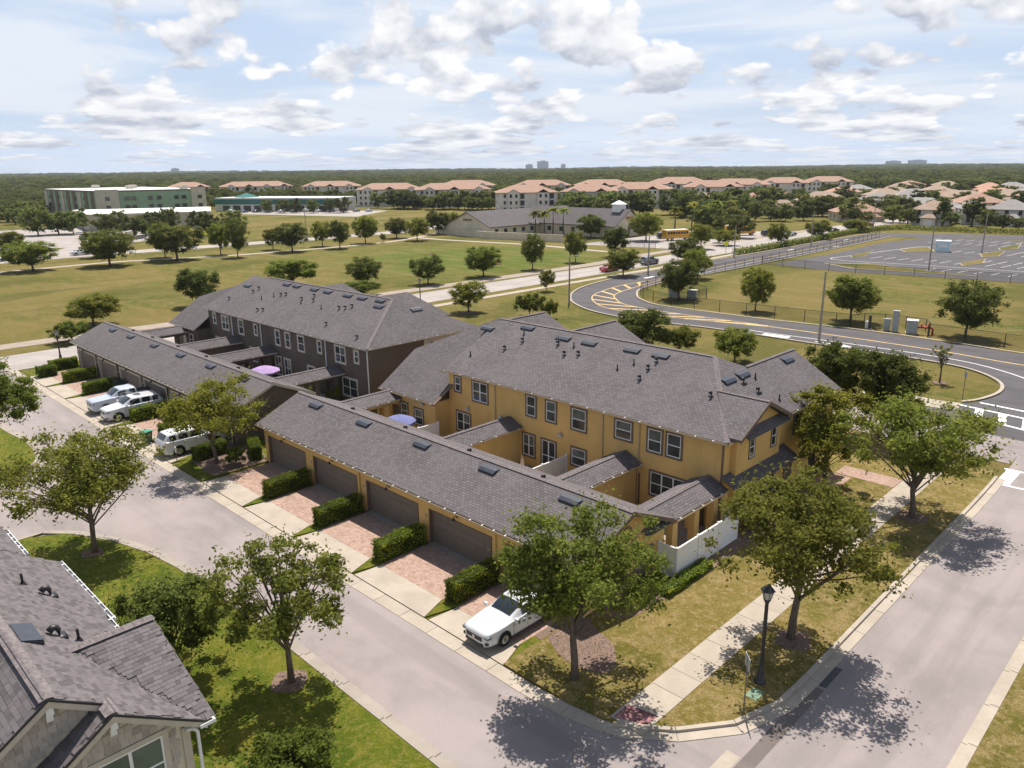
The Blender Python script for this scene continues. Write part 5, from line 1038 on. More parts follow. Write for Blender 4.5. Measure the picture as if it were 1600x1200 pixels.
def vehicle(kind, loc, rz, paintm, lab, grp=None, detail=True, name=None):
    cfg = {'suv': dict(L=5.0, W=1.98, H=1.84, hood=1.17, belt=1.26, wb=(1.05, -2.32), rf=(.22, -2.0), wh=.39, wx=(1.52, -1.42), deck=1.2),
           'sedan': dict(L=4.95, W=1.87, H=1.47, hood=.95, belt=1.0, wb=(1.0, -1.85), rf=(.1, -1.05), wh=.34, wx=(1.45, -1.45), deck=1.0),
           'pickup': dict(L=5.9, W=2.03, H=1.9, hood=1.22, belt=1.28, wb=(1.1, -1.0), rf=(.4, -.82), wh=.41, wx=(1.85, -1.75), deck=1.3)}[kind]
    L, W_, H_ = cfg['L'], cfg['W'], cfg['H']; hw = W_/2; hd, bl, dk = cfg['hood'], cfg['belt'], cfg['deck']
    e = empty(name or {'suv': 'parked_suv', 'sedan': 'parked_car', 'pickup': 'pickup_truck'}[kind], loc, rz, lab, 'car' if kind != 'pickup' else 'pickup truck', grp)
    x1, x0 = L/2, -L/2; wbf, wbr = cfg['wb']; rff, rfr = cfg['rf']; wr = hw*.7
    T = {'suv': [(2.5,.52,.42,.74,.48,.84,.34,.91,.94),(2.43,.75,.28,.89,.7,1.0,.48,1.07,1.1),(2.2,.91,.22,.98,.84,1.08,.59,1.15,1.185),(1.6,.985,.2,1.06,.9,1.15,.62,1.215,1.245),(1.15,.99,.2,1.13,.90,1.20,.64,1.245,1.26),(.95,.99,.2,1.15,.90,1.22,.66,1.34,1.37),(.25,1,.2,1.18,.90,1.25,.71,1.75,1.8),(-.6,1,.2,1.19,.9,1.26,.72,1.79,1.84),(-1.7,1,.2,1.2,.9,1.27,.71,1.76,1.81),(-2.12,.985,.22,1.2,.88,1.27,.67,1.68,1.73),(-2.38,.96,.28,1.18,.85,1.25,.64,1.34,1.37),(-2.5,.88,.42,1.02,.78,1.08,.55,1.12,1.13)],
         'sedan': [(2.5,.46,.40,.58,.42,.66,.3,.71,.74),(2.42,.72,.24,.68,.68,.78,.46,.84,.87),(2.2,.89,.2,.75,.82,.86,.58,.92,.955),(1.5,.985,.18,.82,.9,.92,.62,.985,1.02),(1.05,.99,.18,.89,.9,.96,.64,1.01,1.03),(.82,.99,.18,.92,.9,.98,.65,1.1,1.13),(.05,1,.18,.95,.9,1.01,.68,1.39,1.44),(-.6,1,.18,.96,.9,1.02,.69,1.42,1.47),(-1.2,1,.18,.96,.9,1.02,.66,1.34,1.4),(-1.85,.98,.2,.96,.88,1.01,.61,1.06,1.09),(-2.3,.95,.24,.93,.84,.98,.55,1.01,1.02),(-2.47,.85,.4,.78,.7,.84,.45,.87,.88)],
         'pickup': [(2.95,.7,.5,.97,.64,1.04,.45,1.07,1.09),(2.88,.86,.32,1.07,.8,1.15,.55,1.19,1.21),(2.6,.95,.28,1.14,.88,1.22,.62,1.26,1.28),(1.9,.985,.28,1.19,.9,1.26,.64,1.3,1.32),(1.42,.99,.28,1.22,.9,1.29,.66,1.33,1.35),(1.22,.99,.28,1.24,.9,1.31,.67,1.42,1.45),(.55,1,.28,1.27,.9,1.34,.71,1.85,1.9),(-.3,1,.28,1.28,.9,1.35,.72,1.88,1.94),(-.86,1,.28,1.28,.9,1.35,.71,1.85,1.9),(-.98,1,.28,1.28,.9,1.34,.72,1.36,1.37),(-1.2,1,.28,1.28,.9,1.33,.76,1.335,1.335),(-2.7,1,.28,1.28,.9,1.33,.76,1.33,1.33),(-2.9,.97,.3,1.26,.9,1.31,.76,1.32,1.32),(-2.95,.94,.5,1.1,.86,1.15,.7,1.16,1.16)]}[kind]
    nu, nv = (5, 4) if detail else (3, 2)
    ctl = [[(x, hw*w*.84, zl), (x, hw*w*.97, zl+.1), (x, hw*w, zl+(zs-zl)*.55), (x, hw*w*.965, zs), (x, hw*y4, z4), (x, hw*y5, z5), (x, 0., z6)] for x, w, zl, zs, y4, z4, y5, z5, z6 in T]
    cols_ = [cr([c[k_] for c in ctl], nu) for k_ in range(7)]; G = []
    for r_ in range(len(cols_[0])):
        half = cr([cols_[k_][r_] for k_ in range(7)], nv); G.append([tuple(p) for p in half]+[(p[0], -p[1], p[2]) for p in half[:-1][::-1]])
    n = len(G[0]); b = MB()
    for P in G: b.v += P
    for i in range(len(G)-1):
        for k_ in range(n): b.f.append((i*n+k_, (i+1)*n+k_, (i+1)*n+(k_+1) % n, i*n+(k_+1) % n)); b.uv.append(None); b.mi.append(0)
    b.f += [tuple(range(n)), tuple((len(G)-1)*n+k_ for k_ in range(n))[::-1]]; b.uv += [None]*2; b.mi += [0]*2
    b.build('body', paintm, e, True)
    def patch(nm, xa, xb, ka, kb, m_=None, off=.008):
        rows = [r_ for r_ in range(len(G)) if xb-1e-6 <= G[r_][n//2][0] <= xa+1e-6]
        if len(rows) < 2: return
        q = MB(); w_ = kb-ka+1
        for r_ in rows:
            for k_ in range(ka, kb+1):
                p = Vector(G[r_][k_]); a_ = Vector(G[min(r_+1, len(G)-1)][k_])-Vector(G[max(r_-1, 0)][k_]); c_ = Vector(G[r_][(k_+1) % n])-Vector(G[r_][k_-1]); nn = a_.cross(c_); nn = nn.normalized() if nn.length > 1e-6 else Vector((0, 0, 1))
                if nn.dot(p-Vector((p.x*.8, 0, .6))) < 0: nn = -nn
                q.v.append(tuple(p+nn*off))
        for a_ in range(len(rows)-1):
            for k_ in range(w_-1): q.f.append((a_*w_+k_, (a_+1)*w_+k_, (a_+1)*w_+k_+1, a_*w_+k_+1)); q.uv.append(None); q.mi.append(0)
        q.build(nm, m_ or M['carglass'], e, True)
    k4, k5, kc = 4*nv, 5*nv, 6*nv
    X = {'suv': (.97, .22, -2.1, -2.4), 'sedan': (.86, .04, -1.18, -1.88), 'pickup': (1.24, .54, -.84, -.99)}[kind]
    patch('windscreen', X[0], X[1], k5, 2*kc-k5); patch('rear_window', X[2], X[3], k5+0, 2*kc-k5)
    sw = {'suv': ((.55, -.42), (-.5, -1.35), (-1.43, -2.0)), 'sedan': ((.35, -.42), (-.5, -1.25)), 'pickup': ((.8, -.1), (-.18, -.82))}[kind]
    for xa, xb in sw:
        top = k5-1 if nv > 2 else k5; patch('side_window', xa, xb, k4, top); patch('side_window', xa, xb, 2*kc-top, 2*kc-k4)
    for x in cfg['wx']:
        for s_ in (-1, 1):
            q = MB(); r = cfg['wh']*1.22; pts = [(x+r*math.cos(t), s_*(hw+.006), max(.2, cfg['wh']+r*math.sin(t))) for t in np.linspace(-.45, math.pi+.45, 16)]
            q.face(pts); q.build('wheel_arch', M['tyre'], e); wheel_parts(e, x, s_*(hw-.085), cfg['wh'], .24, detail)
    def bx(nm, x0_, x1_, y0, y1, z0, z1, m, bev=.015): q = MB(); q.box(x0_, x1_, y0, y1, z0, z1); return q.build(nm, m, e, bevel=bev)
    nz = max(t_[0] for t_ in T)-x1; bx('grille', x1-.2, x1+nz+.014, -hw*.55, hw*.55, hd-.46, hd-.22, M['black'], .05); bx('bumper', x1-.3, x1+nz+.02, -hw*.6, hw*.6, .26, .42, M['black'], .04); [bx('fog_recess', x1-.3, x1-.035, s_*hw*.62, s_*hw*.84, .36, .5, M['black'], .03) for s_ in (-1, 1)]; bx('badge', x1+nz+.012, x1+nz+.03, -.07, .07, hd-.40, hd-.28, M['rim'], 0); bx('rear_bumper', x0-.02, x0+.2, -hw*.7, hw*.7, .34, .48, M['black'] if kind != 'sedan' else paintm); bx('number_plate', x0-.03, x0+.1, -.26, .26, .62, .76, M['white'])
    for s_ in (-1, 1):
        bx('headlight', x1-.32, x1-.03, s_*hw*.58, s_*hw*.9, hd-.30, hd-.16, M['lamp'], .03); bx('tail_light', x0+.0, x0+.22, s_*hw*.60, s_*hw*.945, dk-.34, dk-.16, M['redlamp'], .03)
        bx('mirror', wbf-.32, wbf-.16, s_*(hw-.02), s_*(hw+.2), bl-.03, bl+.14, paintm, .04)
        if detail:
            for k, xx in enumerate((.18, -.85)): bx('door_handle', xx-.12, xx+.06, s_*(hw-.01), s_*(hw+.025), bl-.2, bl-.16, paintm, 0)
            for xx in (wbf-.15, .32-.4, -1.0 if kind != 'pickup' else -.95): bx('door_seam', xx-.006, xx+.006, s_*(hw-.06), s_*(hw+.002), .36, bl-.1, M['black'], 0)
            bx('sill', -1.0, 1.0, s_*(hw-.1), s_*(hw-.005), .17, .28, M['black'], .01)
            if kind == 'suv':
                q = MB(); q.tube([(-.1, s_*hw*.68, 1.76), (-.25, s_*hw*.67, 1.85), (-1.6, s_*hw*.67, 1.85), (-1.8, s_*hw*.66, 1.74)], .02, 6); q.build('roof_rail', M['rim'], e)
    if kind == 'pickup':
        bx('bed_cover', x0+.15, wbr-.03, -hw*.82, hw*.82, dk-.02, dk+.045, M['black'], .01)
        for s_ in (-1, 1): bx('bed_rail', x0+.06, wbr-.02, s_*hw*.83, s_*hw*.97, dk-.06, dk+.07, paintm, .02)
    elif kind == 'suv' and detail: patch('sunroof', -.1, -1.0, kc-2*nv//3, kc+2*nv//3)
    return e
HP = math.pi/2
vehicle('sedan', (-22.75, 22.9, .035), -HP, M['car_white'], 'white sedan nose out on the last yellow driveway under the tree')
vehicle('suv', (-70.1, 22.95, .035), -HP, M['car_white'], 'white suv nose out beside the silver pickup on the brown driveways'); vehicle('pickup', (-73.4, 23.4, .035), -HP, M['car_silver'], 'silver pickup truck with black bed cover on the brown driveways')
vehicle('suv', (-57.9, 22.95, .035), HP, M['car_white'], 'white suv showing its red tail lights beneath the yellow green tree')
vehicle('sedan', (-98.0, 128.3, .01), HP, M['car_red'], 'red car driving on the avenue', detail=False, name='red_car'); vehicle('suv', (-98.4, 143.0, .01), HP, M['car_grey'], 'grey suv behind the red car on the avenue', detail=False); vehicle('suv', (-99.2, 164.0, .01), HP, M['car_black'], 'black suv on the avenue near the yellow school sign', detail=False)
vehicle('sedan', (-106.2, 226.0, .01), -HP, M['car_silver'], 'silver blue car far along the avenue', detail=False); vehicle('sedan', (-101.5, 248.0, .01), HP, M['car_black'], 'dark car under the tree where the avenue bends', detail=False); vehicle('suv', (-103, 278, .01), .8, M['car_red'], 'red car at the far bend of the avenue', detail=False)
vehicle('sedan', (-222.5, 66.0, .01), HP, M['car_white'], 'white car on the park road at the far left', detail=False); vehicle('pickup', (-272, 82.5, .01), 2.6, M['car_black'], 'black pickup in the office car park', detail=False); vehicle('sedan', (-277, 86, .01), 2.6, M['car_grey'], 'grey car behind the black pickup at the office', detail=False); vehicle('sedan', (-222, 46, .01), HP, M['car_blue'], 'dark blue car at the left picture edge on the park road', detail=False)
cols = ['car_white', 'car_black', 'car_grey', 'car_blue', 'car_white', 'car_silver', 'car_black']
cn = {'car_white': 'white', 'car_black': 'black', 'car_grey': 'grey', 'car_blue': 'blue', 'car_silver': 'silver'}
for i in range(12):
    t = i/11; c = cols[(i*3) % 7]; vehicle('suv' if i % 3 == 0 else 'sedan', (-382+t*52, 186+t*47, .01), 2.0, M[c], f'{cn[c]} car parked before the teal banded shops, {ordn[i]} from the left', 'cars parked before the shops', False)
for i, (x, y) in enumerate(((-131, 198), (-128, 203), (-125.5, 208), (-123, 213), (-120, 206), (-117, 211), (-111, 224), (-107.5, 229))):
    c = cols[(i*2+1) % 7]; vehicle('sedan' if i % 2 else 'suv', (x, y, .01), .9, M[c], f'{cn[c]} car in the school car park, {ordn[i]} from the left', 'cars in the school car park', False)
def bus(x, y, rz, lab):
    e = empty('school_bus', (x, y, .01), rz, lab, 'bus'); b = MB(); b.box(-4.6, 3.2, -1.2, 1.2, .6, 2.95); b.box(3.2, 4.5, -1.0, 1.0, .6, 1.6); b.build('body', M['busyellow'], e, bevel=.12); b = MB(); b.box(-4.5, 3.1, -1.1, 1.1, 2.95, 3.05); b.build('roof', M['roofwhite'], e, bevel=.04)
    for s_ in (-1, 1):
        for k in range(8): q = MB(); q.box(-4.3+k*.92, -3.55+k*.92, s_*1.19, s_*1.215, 1.75, 2.5); q.build('window', M['carglass'], e)
        q = MB(); q.box(-4.6, 3.2, s_*1.2, s_*1.22, 1.3, 1.4); q.build('stripe', M['black'], e)
        for xx in (3.4, -2.6): wheel_parts(e, xx, s_*1.05, .48, .3, False)
    q = MB(); q.box(3.19, 3.215, -1.0, 1.0, 1.75, 2.6); q.build('windscreen', M['carglass'], e)
bus(-119.5, 221.5, .75, 'yellow school bus parked at the far side of the school car park'); bus(-125.5, 196.0, 1.2, 'yellow school bus parked nearest the school trees')

# ------------------------------------------------------------------ far buildings
b = MB(); b.box(-.55, .55, -.06, .04, -.8, .8); wmesh = b.mesh('window'); wmesh.materials.append(M['glass'])
b = MB(); b.box(-.95, .95, -.08, .04, -1.15, 1.15); bmesh_ = b.mesh('balcony_shade'); bmesh_.materials.append(M['black'])  # black slab on the wall, painting the shade of a balcony recess
def hip(b, w, d, ze, zr, ov=.7, cx=0, cy=0, inset=None):
    X, Y = w/2+ov, d/2+ov; i = inset if inset is not None else min(X, Y)
    if w >= d: R0, R1 = (cx-X+i, cy, zr), (cx+X-i, cy, zr)
    else: R0, R1 = (cx, cy-Y+i, zr), (cx, cy+Y-i, zr)
    A, B_, C, D = (cx-X, cy-Y, ze), (cx+X, cy-Y, ze), (cx+X, cy+Y, ze), (cx-X, cy+Y, ze)
    if w >= d: b.slab([A, B_, R1, R0], .2); b.slab([B_, C, R1], .2); b.slab([C, D, R0, R1], .2); b.slab([D, A, R0], .2)
    else: b.slab([A, B_, R0], .2); b.slab([B_, C, R1, R0], .2); b.slab([C, D, R1], .2); b.slab([D, A, R0, R1], .2)
def apartment(x, y, w, lab, dr=0., seed=0, d=17, h=9.3):
    r0 = random.Random(seed); dv = Vector((-x, -y)).normalized(); rz = math.atan2(dv.x, -dv.y)+dr
    e = empty('apartment_block', (x, y, 0), rz, lab, 'apartment block', 'tile roofed apartment blocks'); b = MB(); b.box(-w/2, w/2, -d/2, d/2, -.2, h)
    nb = max(2, int(w/11)); bays = [(-w/2+w*(k+.5)/nb) for k in range(nb)]
    b.build('wall', M['aptwall'], e); rf = MB(); hip(rf, w, d, h, h+3.4, .9)
    rr = rf.build('roof', M['tile'], e)
    for k, cx in enumerate(bays):
        q = MB(); bw = 5.2; q.box(cx-bw/2, cx+bw/2, -d/2-1.6, -d/2-.01, -.2, h-.1)
        yy = -d/2-1.6
        if k % 2 == 0: q.face([(cx-bw/2, yy, h-.1), (cx+bw/2, yy, h-.1), (cx+bw/2*.55, yy, h+1.0), (cx, yy, h+1.4), (cx-bw/2*.55, yy, h+1.0)])
        q.build('bay', M['aptwall'], e)
        q = MB(); q.slab([(cx-bw/2-.3, yy-.3, h), (cx, yy-.3, h+1.6), (cx, 0, h+1.6), (cx-bw/2-.3, -d/2+2, h)], .15); q.slab([(cx, yy-.3, h+1.6), (cx+bw/2+.3, yy-.3, h), (cx+bw/2+.3, -d/2+2, h), (cx, 0, h+1.6)], .15); q.build('bay_roof', M['tile'], rr)
        for fl in range(3):
            z = 1.7+fl*3.05
            for s_ in (-1.3, 1.3): part('window', wmesh, e, (cx+s_, yy, z))
            if cx+bw/2+2 < w/2: part('balcony_shade', bmesh_, e, (cx+bw/2+1.7, -d/2, z-.2))
            if cx-bw/2-2 > -w/2+.5 and k == 0: part('window', wmesh, e, (cx-bw/2-1.4, -d/2, z))
    for s_ in (-1, 1):
        for fl in range(3):
            for yy in (-d/4, d/6): part('window', wmesh, e, (s_*w/2, yy, 1.7+fl*3.05), (0, 0, HP))
    return e
apts = [(-540.7,284.0,49),(-483.6,311.0,39),(-375,280,37),(-336.8,295.0,41),(-400.3,363.7,36),(-263,277,28),(-244,302,26),(-349.9,384.1,36),(-315.4,403.5,35),(-243.5,343.1,31),(-232,396,31),(-243.5,445.0,36),(-238.1,494.0,31),(-227.0,536.0,31),(-320.7,500.1,36),(-575.8,249.5,27),(-290,445,36)]
place = ['second from the left', 'behind the teal shops to the right', 'left of the close pair', 'right of the close pair', 'behind the paired blocks', 'nearest the school, on its left', 'nearest the school, above its roof', 'in the second row above the school', 'in the second row right of the cupola', 'above the school cupola', 'right of the school cupola', 'third from the right', 'second from the right', 'farthest right by the woods', 'deep in the back row behind the cupola', 'farthest left beyond the green office', 'in the middle of the back row']
for i, (x, y, w) in enumerate(apts): apartment(x, y, w, 'white stucco apartment block with orange tile roof, '+place[i], [.12, -.1, .0, .1, -.15][i % 5], i)
def house(x, y, w, d, h, roofm, wallm, lab, dr=0., seed=0, zr=3.2):
    dv = Vector((-x, -y)).normalized(); rz = math.atan2(dv.x, -dv.y)+dr; e = empty('suburban_house', (x, y, 0), rz, lab, 'house', 'suburban houses at the right'); b = MB(); b.box(-w/2, w/2, -d/2, d/2, -.2, h); b.box(-w*.1, w*.38, -d/2-2.2, -d/2-.01, -.2, h*.52); b.build('wall', M[wallm], e)
    b = MB(); hip(b, w, d, h, h+zr, .5); r = b.build('roof', M[roofm], e); b = MB(); hip(b, w*.48, 3.2, h*.52, h*.52+1.3, .4, w*.14, -d/2-1.0); b.build('porch_roof', M[roofm], r)
    n = max(2, int(w/3.6))
    for fl in range(2 if h > 4.5 else 1):
        for k in range(n): part('window', wmesh, e, (-w/2+w*(k+.5)/n, -d/2, 4.4 if fl else 1.6))
        for k in range(2): part('window', wmesh, e, (-w/2, -d/4+k*d/2, 4.4 if fl else 1.6), (0, 0, HP)); part('window', wmesh, e, (w/2, -d/4+k*d/2, 4.4 if fl else 1.6), (0, 0, HP))
    q = MB(); q.box(w*.0, w*.28, -d/2-2.24, -d/2-2.2, 0, 2.2); q.build('garage_door', M['white'], e)
hs = [(-117.3,306.0,17,13,3.4,'tile','cream','large brown orange hipped roof house behind the roadside trees'),(-156.1,325.1,14,11,3.0,'tan_roof','cream','tan roofed low house at the left end of the estate'),(-146,340,10,10,3.0,'tile','beige','small orange roofed house behind the tan roofed one'),(-133.6,372,14,12,5.0,'grey_roof','beige','mid grey hipped roof house behind the large orange roof'),(-127.5,390,17,14,5.2,'grey_roof','aptwall','pale grey steep roofed house in the middle of the estate'),(-117,436,23,14,4.4,'tan_roof','cream','wide tan roofed house behind the dark conifers'),(-93.2,370,18,14,5.0,'tile','cream','bright orange roofed house behind the conifers'),(-88.3,298,10,10,5.4,'tan_roof','aptwall','two storey white porch house facing the car park'),(-79.7,312,8.5,10,5.4,'grey_roof','aptwall','narrow gabled white house between two dark conifers'),(-68.0,312,12,10,5.4,'grey_roof','aptwall','two storey pale house with brown grey roof at the right'),(-58.4,309,9,10,5.4,'grey_roof','cream','house cut off by the right picture edge'),
      (-128,520,18,14,4,'red_roof','cream','salmon roofed house far right, left of the cluster'),(-100,560,18,14,4,'red_roof','cream','bright salmon roofed house in the far right cluster'),(-76,570,20,14,4,'red_roof','cream','salmon roofed house at the right end of the far cluster'),(-84,470,22,14,4,'tan_roof','cream','long tan roofed house in the far right cluster'),(-108,480,18,13,4,'tan_roof','beige','tan roofed house below the salmon cluster'),(-150,470,18,13,4,'grey_roof','beige','grey roofed house near the woods left of the salmon cluster'),(-180,420,20,13,3.5,'tan_roof','beige','low tan roofed house right of the apartments'),(-168,385,18,12,3.5,'tan_roof','cream','long low tan roof right of the last apartment'),(-62,400,16,13,4.4,'tile','cream','orange roofed house near the right picture edge'),(-160,560,18,13,4,'grey_roof','cream','distant grey roofed house amid the woods'),(-200,600,20,13,4,'tan_roof','cream','distant tan roofed house amid the woods')]
for i, (x, y, w, d, h, rm, wm, lab) in enumerate(hs): house(x, y, w, d, h, rm, wm, lab, [.25, -.2, .4, -.35][i % 4], i)
rh = random.Random(21); k = 0
while k < 30:
    x, y = rh.uniform(-215, -48), rh.uniform(330, 640)
    if any((x-q[0])**2+(y-q[1])**2 < 20**2 for q in hs) or any((x-q[0])**2+(y-q[1])**2 < 30**2 for q in apts) or x > -.09*y-22: continue
    hs.append((x, y, 16, 12, 4, '', '', '')); house(x, y, rh.uniform(13, 19), rh.uniform(11, 14), rh.choice((3.2, 4., 5.2)), rh.choice(('tan_roof', 'red_roof', 'grey_roof', 'tile', 'tan_roof')), rh.choice(('cream', 'aptwall', 'beige')), 'house in the dense estate among trees at the far right', rh.uniform(-.6, .6), k, 2.8); k += 1
# green office
def office():
    e = empty('office_building', (-404, 130, 0), 0, 'long sage green and beige office building with flat white roof', 'office building'); L_ = Vector((-481.8, 129.3)); C = Vector((-404.2, 129.9)); Rr = Vector((-392.1, 178)); o = Vector((-404, 130)); far = L_+(Rr-C); h = 12.
    P = [p-o for p in (L_, C, Rr, far)]; b = MB(); b.prism([tuple(p) for p in P], -.2, h-.6); b.build('wall', M['green'], e); c = sum(P, Vector((0, 0)))/4
    b = MB(); b.prism([tuple(c+(p-c)*1.004) for p in P], h-.62, h); b.build('parapet', M['btrim'], e); b = MB(); b.prism([tuple(c+(p-c)*.985) for p in P], h, h+.06); b.build('roof', M['roofwhite'], e)
    for t0, t1, m_ in ((0, .2, 'beige'), (.86, 1., 'beige')):
        A, B_ = P[1].lerp(P[2], t0), P[1].lerp(P[2], t1); n = Vector((1, -.25)).normalized()*.5; b = MB(); b.prism([tuple(A), tuple(A+n), tuple(B_+n), tuple(B_)], -.2, h+.5); b.build('corner_panel', M[m_], e)
    for k in range(9): t = (k+.3)/9; A, B_ = P[0].lerp(P[1], t), P[0].lerp(P[1], t+.045); b = MB(); b.prism([tuple(A), tuple(A+Vector((0, -.4))), tuple(B_+Vector((0, -.4))), tuple(B_)], -.2, h-.7); b.build('vertical_panel', M['btrim'] if k % 3 else M['beige'], e)
    d = (P[2]-P[1]).normalized(); a = math.atan2(d.y, d.x)
    for t in (.1, .27, .33, .48, .56, .72, .79, .94):
        for z in (4.2, 8.2):
            p = P[1].lerp(P[2], t)+Vector((d.y, -d.x))*.55; part('window', wmesh, e, (p.x, p.y, z), (0, 0, a), (1.8, 1, 1.1))
    for t in (.12, .3, .47, .64, .8):
        for z in (4.2, 8.2): p = P[0].lerp(P[1], t); part('window', wmesh, e, (p.x, p.y-.05, z), (0, 0, 0), (1.8, 1, 1.1))
    for x, y in ((-60, 20), (-25, 25), (5, 40), (-40, 32)): b = MB(); b.box(x-2, x+2, y-1.5, y+1.5, h, h+1.8); b.build('roof_unit', M['beige'], e)
office()
e = empty('annex_building', (-310, 96, 0), 0, 'low beige annex with white flat roof before the green office', 'building'); b = MB(); b.prism([(0, 0), (17, 38), (-18, 54), (-42, 8)], -.2, 5.2); b.build('wall', M['beige'], e); b = MB(); b.prism([(.3, -.3), (17.4, 38.2), (-18, 54.6), (-42.5, 7.6)], 5.2, 5.9); b.build('parapet', M['beige'], e); b = MB(); b.prism([(-.5, .8), (16.4, 37.8), (-18, 53.6), (-41.5, 8.4)], 5.9, 5.96); b.build('roof', M['roofwhite'], e)
e = empty('shop_building', (-402, 187, 0), 0, 'low white commercial building with teal bands and parked cars', 'building'); b = MB(); b.prism([(0, 0), (58, 35), (48, 55), (-10, 20)], -.2, 6.8); b.build('wall', M['aptwall'], e); b = MB(); b.prism([(-.4, -.5), (58.6, 34.9), (58.3, 35.4), (-.6, 0)], 3.6, 6.2); b.build('teal_band', M['teal'], e); b = MB(); b.prism([(.3, .5), (57.6, 35.2), (48, 54.5), (-9.5, 20)], 6.8, 6.9); b.build('roof', M['roofwhite'], e)
for k in range(10): b = MB(); x = 4+k*5.2; y = x*35/58; b.prism([(x, y-.3), (x+3.4, y+1.75), (x+3.3, y+2.0), (x-.1, y)], .2, 3.0); b.build('shop_window', M['glass'], e)
b = MB(); hip(b, 9, 9, 7, 9.2, .4, 8, 14); b.build('pyramid_roof', M['teal'], e)
# school with cupola
def school():
    e = empty('school_building', (-165, 190, 0), 0, 'cream school building with grey roofs and white cupola', 'school'); ox, oy = -165, 190; b = MB(); b.box(-194-ox, -174-ox, 167-oy, 214-oy, -.2, 3.3); b.box(-173.9-ox, -143.5-ox, 190-oy, 204-oy, -.2, 3.6)
    b.face([(-193.9-ox, 167-oy, 3.3), (-174.1-ox, 167-oy, 3.3), (-184-ox, 167-oy, 7.4)]); b.face([(-143.5-ox, 190-oy, 3.6), (-143.5-ox, 204-oy, 3.6), (-143.5-ox, 197-oy, 8.0)]); b.build('wall', M['cream'], e)
    b = MB(); b.slab([(-173.4-ox, 166.5-oy, 3.2), (-173.4-ox, 214.5-oy, 3.2), (-184-ox, 214.5-oy, 7.6), (-184-ox, 166.5-oy, 7.6)], .2); b.slab([(-184-ox, 166.5-oy, 7.6), (-184-ox, 214.5-oy, 7.6), (-194.6-ox, 214.5-oy, 3.2), (-194.6-ox, 166.5-oy, 3.2)], .2)
    b.slab([(-184-ox, 189.3-oy, 3.4), (-142.9-ox, 189.3-oy, 3.4), (-142.9-ox, 197-oy, 8.2), (-184-ox, 197-oy, 8.2)], .2); b.slab([(-184-ox, 197-oy, 8.2), (-142.9-ox, 197-oy, 8.2), (-142.9-ox, 204.7-oy, 3.4), (-184-ox, 204.7-oy, 3.4)], .2); rf = b.build('roof', M['roof_b'], e)
    b = MB(); b.box(-149-ox, -146-ox, 195.5-oy, 198.5-oy, 7.2, 9.6); q = b.build('cupola', M['white'], e); b = MB(); hip(b, 3, 3, 9.6, 10.8, .3, -147.5-ox, 0+197-oy); b.build('cupola_roof', M['white'], q)
    for y in (192.5, 197, 201.5): part('window', wmesh, e, (-143.5-ox, y-oy, 1.9), (0, 0, HP), (1.3, 1, 1.4))
    for x in range(-170, -145, 5): part('window', wmesh, e, (x-ox, 190-oy, 1.8), (0, 0, 0), (1.3, 1, .9))
    for y in range(170, 188, 4): part('window', wmesh, e, (-174-ox, y-oy, 1.8), (0, 0, HP), (1.3, 1, .8))
    b = MB(); b.box(-143.48-ox, -143.4-ox, 195.2-oy, 198.8-oy, 5.2, 6.0); b.build('gable_sign', plain('rust_lettering_panel', (.34, .12, .08), .7, .2, var=.5, scale=3), e)
    b = MB(); b.box(-186-ox, -182-ox, 166.9-oy, 166.98-oy, 4.7, 5.4); b.build('gable_sign', plain('brown_lettering_panel', (.25, .17, .13), .7, .2, var=.5, scale=3), e)
school()
e = empty('garden_wall', (-173, 160, 0), 0, 'low tan wall in front of the school', 'wall'); b = MB(); b.prism([(-28, 8), (0, 4.5), (26, 10), (26, 10.4), (0, 4.9), (-28, 8.4)], -.1, 2.1); b.build('wall_panel', M['cream'], e)
for x, y, w, d, h, lab in ((-4546, 4996, 95, 50, 62, 'pale blue hotel tower on the horizon'), (-4640, 4930, 60, 50, 38, 'lower wing left of the horizon hotel tower'), (-4423, 5116, 40, 30, 36, 'small block right of the horizon hotel tower'), (-2258, 6516, 110, 50, 34, 'distant flat block above the right hand woods'), (-2100, 6560, 130, 50, 38, 'wider distant flat block above the right hand woods'), (-6234, 2609, 60, 40, 34, 'faint distant block above the green office')):
    dv = Vector((-x, -y)).normalized(); e = empty('distant_tower', (x, y, 0), math.atan2(dv.x, -dv.y), lab, 'tower'); b = MB(); b.box(-w/2, w/2, -d/2, d/2, 0, h); b.box(-w*.2, w*.25, -d/3, d/3, h, h*1.12); b.build('wall', plain('distant_blue_glass', (.22, .30, .42), .5, .4, var=.1, scale=.05), e)
    for k in range(4): q = MB(); q.box(-w/2+2, w/2-2, -d/2-.6, -d/2-.01, h*(.2+.2*k), h*(.28+.2*k)); q.build('window_band', M['glass'], e)

